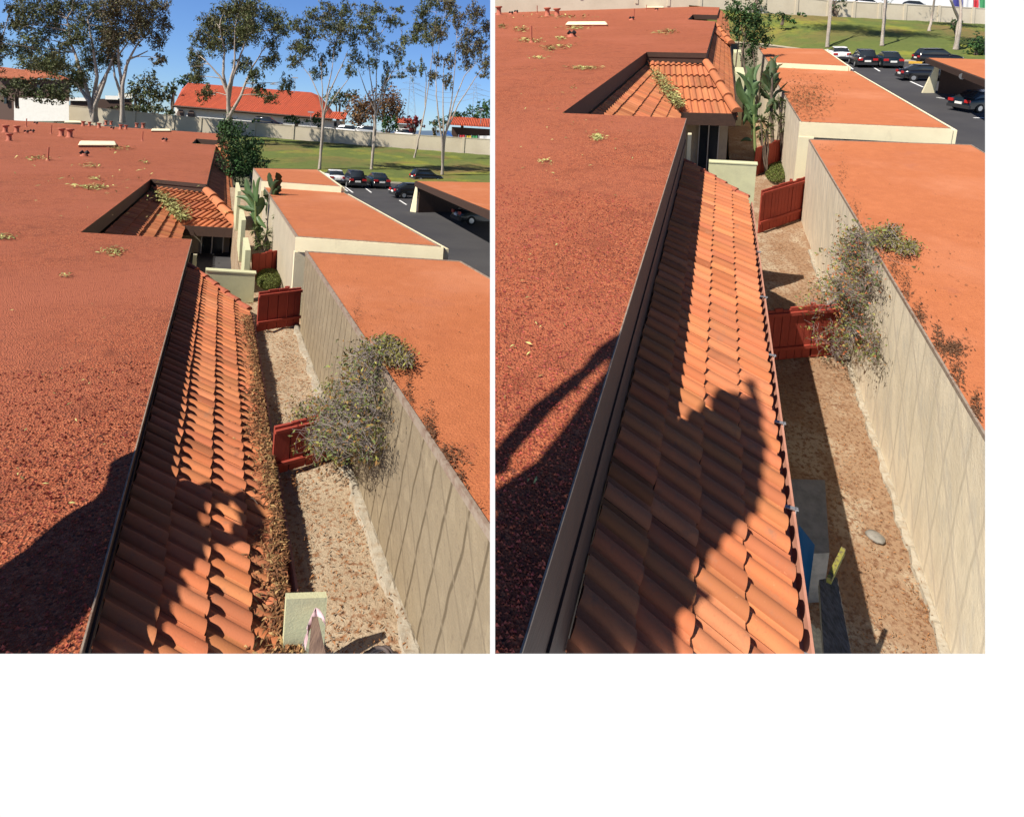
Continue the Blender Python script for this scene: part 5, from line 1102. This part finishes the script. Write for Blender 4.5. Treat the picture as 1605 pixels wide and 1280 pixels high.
# things beyond the wall
bushy('R', 94, [(1180, -22, 30, 16), (1240, -20, 40, 14), (1320, -16, 40, 12), (1390, -12, 30, 12)], 'dark hedge beyond the block wall, top edge of the right picture', M_green, 'hedge_row', 'hedge', None, 1.2, bot=10)
for x, y, pt_, lb in ((1360, 8, P_white, 'white car roof showing above the block wall, top of the right picture'), (1435, 12, P_silver, 'silver car behind the block wall, top right of the right picture')):
    car(far(x, y+6, 90), (1, 0, 0), pt_, lb, .9, s, True, 'cars behind the block wall, right picture')
for x0, x1, y0, nm, col, lb in ((1493, 1508, 1, 'purple', (.05, .05, .22), 'dark blue cloth panel above the wall'), (1509, 1524, 0, 'white', (.6, .6, .6), 'white cloth panel above the wall'), (1525, 1533, 4, 'red', (.45, .03, .04), 'red cloth panel above the wall'), (1535, 1548, 3, 'green', (.05, .25, .10), 'green cloth panel above the wall')):
    t = thing('banner', lb+', top right corner of the right picture', 'banner', far((x0+x1)/2, 18, 90)); m = MB(); rows = [[far(x0+(x1-x0)*i/6, y0-4+j*8, 90)+V((0, .12*math.sin(i*1.7+j), 0)) for i in range(7)] for j in range(3)]; m.grid(rows); put('cloth', m, mat('banner cloth '+nm, col, .8), t, s)
    m = MB(); m.tube([far(x0, y0-6, 90), far(x0, y0+18, 90)], .07, 6); put('pole', m, M_metal, t, s)
# bottom of the alley: block wall, blue sheet, planks, stone
t = thing('low_wall', 'short cream wall block coloured grey for shade beside the gutter, bottom of the right picture', 'wall', P.w(P.at(1262, 860, zb)))
q = [P.at(x, y, -4.75) for x, y in ((1225, 870), (1300, 866), (1293, 752), (1225, 750))]; m = MB(); m.prism([P.w(v.x, v.y, zb) for v in q], [P.w(v) for v in q]); put('wall', m, M_stone, t, s)  # cream wall in shade; the grey stone material paints that shade in
m = MB(); q = [P.at(x, y, -4.1) for i, (x, y) in enumerate(((1240, 950), (1266, 942), (1276, 862), (1250, 842)))]; q[3].z += .12; q[2].z += .05
m.grid([[P.w(q[0].lerp(q[1], i/4)+V((0, 0, .02*math.sin(i*2)))) for i in range(5)], [P.w(q[0].lerp(q[3], .5).lerp(q[1].lerp(q[2], .5), i/4)+V((0, 0, .03))) for i in range(5)], [P.w(q[3].lerp(q[2], i/4)) for i in range(5)]]); o = put('plastic_sheet', m, M_blue, None, s); tag(o, 'blue plastic sheet hanging in the shade beside the gutter, right picture', 'plastic sheet')
def plank(pts, z, th, m_, name, label, cat):
    q = [P.at(x, y, zz_) for (x, y), zz_ in zip(pts, z if isinstance(z, tuple) else (z,)*4)]; m = MB(); m.prism([P.w(v-V((0, 0, th))) for v in q], [P.w(v) for v in q]); o = put(name, m, m_, None, s); tag(o, label, cat)
plank([(1284, 908), (1312, 904), (1338, 1040), (1292, 1040)], -4.1, .07, M_wood2, 'timber_plank', 'grey weathered timber plank lying along the shaded alley edge, bottom of the right picture', 'plank')
plank([(1296, 903), (1304, 907), (1326, 860), (1319, 856)], -4.0, .05, mat('lichen yellow timber', (.22, .20, .04), .9, [(30, (.1, .07, .05), .45, .6)], [(40, .6, .01, 'noise')]), 'lichened_board', 'short yellow lichen covered board end sticking up over the plank, right picture', 'board')
m = MB(); rows = []
for i in range(9):
    u = i/8; x = 1268+30*u; rows.append([P.w(P.at(x, 975+22*u+random.uniform(-3, 3), -4.3)), P.w(P.at(x+2, 1005+10*u, -4.45)), P.w(P.at(x, 1045, -4.6))])
m.grid(rows); o = put('burlap_sheet', m, mat('dull canvas', (.22, .19, .13), .95, [(30, (.14, .12, .09), .4, .6)]), None, s); tag(o, 'dull canvas sheet crumpled under the plank, bottom edge of the right picture', 'canvas')
m = MB(); q = P.at(1372, 842, zb); m.blob(P.w(q+V((0, 0, .01))), (.085, .10, .03), n=12, m=6, jit=.08); o = put('stepping_stone', m, M_stone, None, s, True); tag(o, 'flat round grey stone lying in the alley leaf litter, right picture', 'stone')
t = thing('bicycle', 'bicycle leaning in the dark patio beyond the yard wall, right picture', 'bicycle', P.w(-.1, 13.0, c['zc']))
def bike(t, P, o, s, sc=1):
    for dx in (-.5, .5):
        m = MB(); m.tube([P.w(o+V((dx*sc+math.cos(a)*.33*sc, 0, (.34+math.sin(a)*.33)*sc))) for a in [6.283*i/20 for i in range(21)]], .018*sc, 6, cap=False); put('wheel', m, mat('tyre rubber', (.02, .02, .02)), t, s)
    m = MB()
    for a, b in (((-.5, .34), (-.12, .34)), ((-.12, .34), (-.2, .85)), ((-.2, .82), (.34, .82)), ((.34, .88), (.5, .34)), ((-.12, .34), (.35, .8)), ((-.5, .34), (-.2, .8))): m.tube([P.w(o+V((a[0]*sc, 0, a[1]*sc))), P.w(o+V((b[0]*sc, 0, b[1]*sc)))], .016*sc, 6)
    put('frame', m, M_metal, t, s)
    m = MB(); m.tube([P.w(o+V((.34*sc, -.22*sc, .95*sc))), P.w(o+V((.34*sc, .22*sc, .95*sc)))], .014*sc, 6); put('handlebar', m, M_metal, t, s)
    m = MB(); m.blob(P.w(o+V((-.21*sc, 0, .9*sc))), (.12*sc, .06*sc, .04*sc)); put('saddle', m, M_dark, t, s)
bike(t, P, V((-.1, 13.0, c['zc'])), s)
t = thing('bicycle', 'bicycle standing in the dark patio beyond the yard wall, left picture', 'bicycle', PL.w(.0, 11.0, LEFT['zc'])); bike(t, PL, V((.0, 11.0, LEFT['zc'])), 'L', .7)

# ---------------------------------------------------------------- the photographers, standing outside the picture, whose shadows fall into it
azim = V((SD.x, SD.y, 0)).normalized()
def skinned(name, joints, edges, m, parent, root=0):
    """joints: list of (point, radius)"""
    org = V(parent['_o']); me = bpy.data.meshes.new(name); me.from_pydata([p-org for p, r in joints], edges, []); me.materials.append(m)
    o = bpy.data.objects.new(name, me); C.objects.link(o); o.parent = parent
    md = o.modifiers.new('skin', 'SKIN'); 
    for i, (p, r) in enumerate(joints):
        r = r if isinstance(r, tuple) else (r, r); me.skin_vertices[0].data[i].radius = r; me.skin_vertices[0].data[i].use_root = i == root
    sd = o.modifiers.new('sub', 'SUBSURF'); sd.levels = 2; sd.render_levels = 2
    for p_ in me.polygons: p_.use_smooth = True
    return o
M_skin = mat('skin', (.45, .27, .2), .6); M_shirt = mat('dark blue shirt', (.03, .04, .08), .9); M_jean = mat('denim', (.05, .07, .12), .9); M_hair = mat('brown hair', (.05, .03, .02), .8)
side_ = V((azim.y, -azim.x, 0))
P = PL; H = P.w(P.at(287, 785, -2.36)); cL = (H-SD*((-.36-H.z)/(-SD.z))).dot(azim)
def pq(c_, a, z, dy=0): return side_*a+azim*(c_+dy)+V((0, 0, z))
def figure(label, spine, rad, armr, arml, legs, head, hr=.12):
    t = thing('person', label, 'person', V((spine[0].x, spine[0].y, legs[0][-1].z-.03)))
    J = []; E = []
    def j(p, r_, par=None):
        J.append((V(p), r_))
        if par is not None: E.append((par, len(J)-1))
        return len(J)-1
    k = None; ids = []
    for p, r_ in zip(spine, rad): k = j(p, r_, k); ids.append(k)
    hd_ = j(head, (hr*.9, hr), k); j(head+(head-spine[-1]).normalized()*hr*.8, hr*.6, hd_)
    for pts in (armr, arml):
        a = ids[-2]
        for p, r_ in zip(pts, (.085, .06, .035, .035)): a = j(p, r_, a)
        d = (pts[-1]-pts[-2]).normalized(); n = d.cross(azim).normalized()
        for q in range(4): f1 = j(pts[-1]+d*.05+n*(q-1.5)*.022, .010, a); j(pts[-1]+d*(.085+.01*(q in (1, 2)))+n*(q-1.5)*.024+azim*.012, .008, f1)
        f1 = j(pts[-1]+n*.045, .011, a); j(pts[-1]+n*.06+d*.045, .009, f1)
    for pts in legs:
        a = ids[0]
        for p, r_ in zip(pts, (.14, .10, .07, .05)): a = j(p, r_, a)
    skinned('body', J, E, M_shirt, t)
    hb = MB(); hb.blob(head+V((0, 0, .02)), (hr, hr*1.05, hr*1.1), n=14, m=9, jit=.04); put('hair', hb, M_hair, t, smooth=True)
    return t
f = lambda a, z, dy=0: pq(cL, a, z, dy)
figure('person in dark blue shirt leaning over the gravel roof, phone raised in one hand', [f(-2.62, -1.02), f(-2.86, -.84), f(-3.12, -.70), f(-3.38, -.48), f(-3.62, -.37)], [.23, .23, .20, .13, .075],
       [f(-3.52, -.34), f(-3.44, -.18), f(-3.62, -.08), f(-3.80, -.06)], [f(-3.10, -.74, .15), f(-3.0, -1.05, .2), f(-2.85, -1.2, .2), f(-2.75, -1.28, .2)],
       [[f(-2.66+g*.06, -1.14, g*.1), f(-2.7, -1.55, g*.14), f(-2.6, -1.9, g*.16), f(-2.72, -1.965, g*.16)] for g in (-1, 1)], f(-3.87, -.28), .112)
pb = MB(); p = f(-3.86, -.09); pb.prism([p+side_*x+azim*y-V((0, 0, .03)) for x, y in ((-.04, -.006), (.04, -.006), (.04, .006), (-.04, .006))], [p+side_*x+azim*y+V((0, 0, .06)) for x, y in ((-.04, -.006), (.04, -.006), (.04, .006), (-.04, .006))]); o = put('phone', pb, M_dark); tag(o, 'dark phone raised in the hand of the person on the left roof', 'phone')
# a second person, and a boom lift and tool added out of view, shaped to throw the long shadow over the near tiles of the right plot
P = PR; H = P.w(P.at(1130, 700, -2.95)); cR = (H-SD*((2.6-H.z)/(-SD.z))).dot(azim)
f = lambda a, z, dy=0: pq(cR, a, z, dy)
figure('person in a dark shirt standing on the added unseen platform with both arms raised ahead', [f(-1.84, 2.08), f(-1.92, 2.32), f(-2.02, 2.58), f(-2.08, 2.78), f(-2.14, 2.98)], [.21, .23, .25, .23, .12],
       [f(-2.02, 2.95), f(-2.08, 3.25), f(-2.2, 3.5), f(-2.26, 3.62)], [f(-2.2, 2.72), f(-2.2, 2.3), f(-2.13, 1.95), f(-2.12, 1.82)],
       [[f(-1.84+g*.07, 1.98, g*.06), f(-1.78+g*.06, 1.62, g*.06), f(-1.72+g*.06, 1.22, g*.06), f(-1.74+g*.06, 1.16, .1)] for g in (-1, 1)], f(-2.2, 3.16), .13)
M_shadow_boom = mat('orange shadow boom paint', (.5, .16, .03), .5)
m = MB(); m.tube([f(-2.14, 1.95), f(-2.08, 1.5), f(-1.98, 1.08), f(-1.95, .98)], [.035, .05, .045, .07], 8); o = put('shadow_rod', m, M_wood); tag(o, 'rod added unseen by the platform person to cast an arm shadow', 'tool')  # added out of view; its shadow stands in for a lowered arm
bt = f(-1.68, 1.08); t = thing('shadow_boom', 'orange boom and small platform added unseen to shade the right roofs', 'lift', V((bt.x, bt.y, -6.2)))
m = MB(); m.box(lambda p: bt+side_*p.x+azim*p.y+V((0, 0, p.z)), -.17, .17, -.25, .25, -.04, .04); put('platform', m, M_shadow_boom, t)
m = MB(); q2 = f(-.2, .3); m.tube([f(-1.66, 1.04), f(-1.6, .85), f(-1.45, .6), f(-1.05, .42), q2, q2-azim*1.5-V((0, 0, .6)), q2-azim*2.4-V((0, 0, 5.6))], [.14, .17, .19, .17, .17, .18, .26], 10); put('boom', m, M_shadow_boom, t)
m = MB(); q1 = q2-azim*2.4; q1.z = -6.2; m.box(lambda p: q1+side_*p.x+azim*p.y+V((0, 0, p.z)), -.9, .9, -1.6, .8, .3, 1.2); put('chassis', m, M_shadow_boom, t)
for a, b in ((-.9, -1.1), (.9, -1.1), (-.9, .5), (.9, .5)):
    m = MB(); m.tube([q1+side_*(a-.1)+azim*b+V((0, 0, .4)), q1+side_*(a+.1)+azim*b+V((0, 0, .4))], .4, 16); put('wheel', m, mat('tyre rubber', (.02, .02, .02)), t)
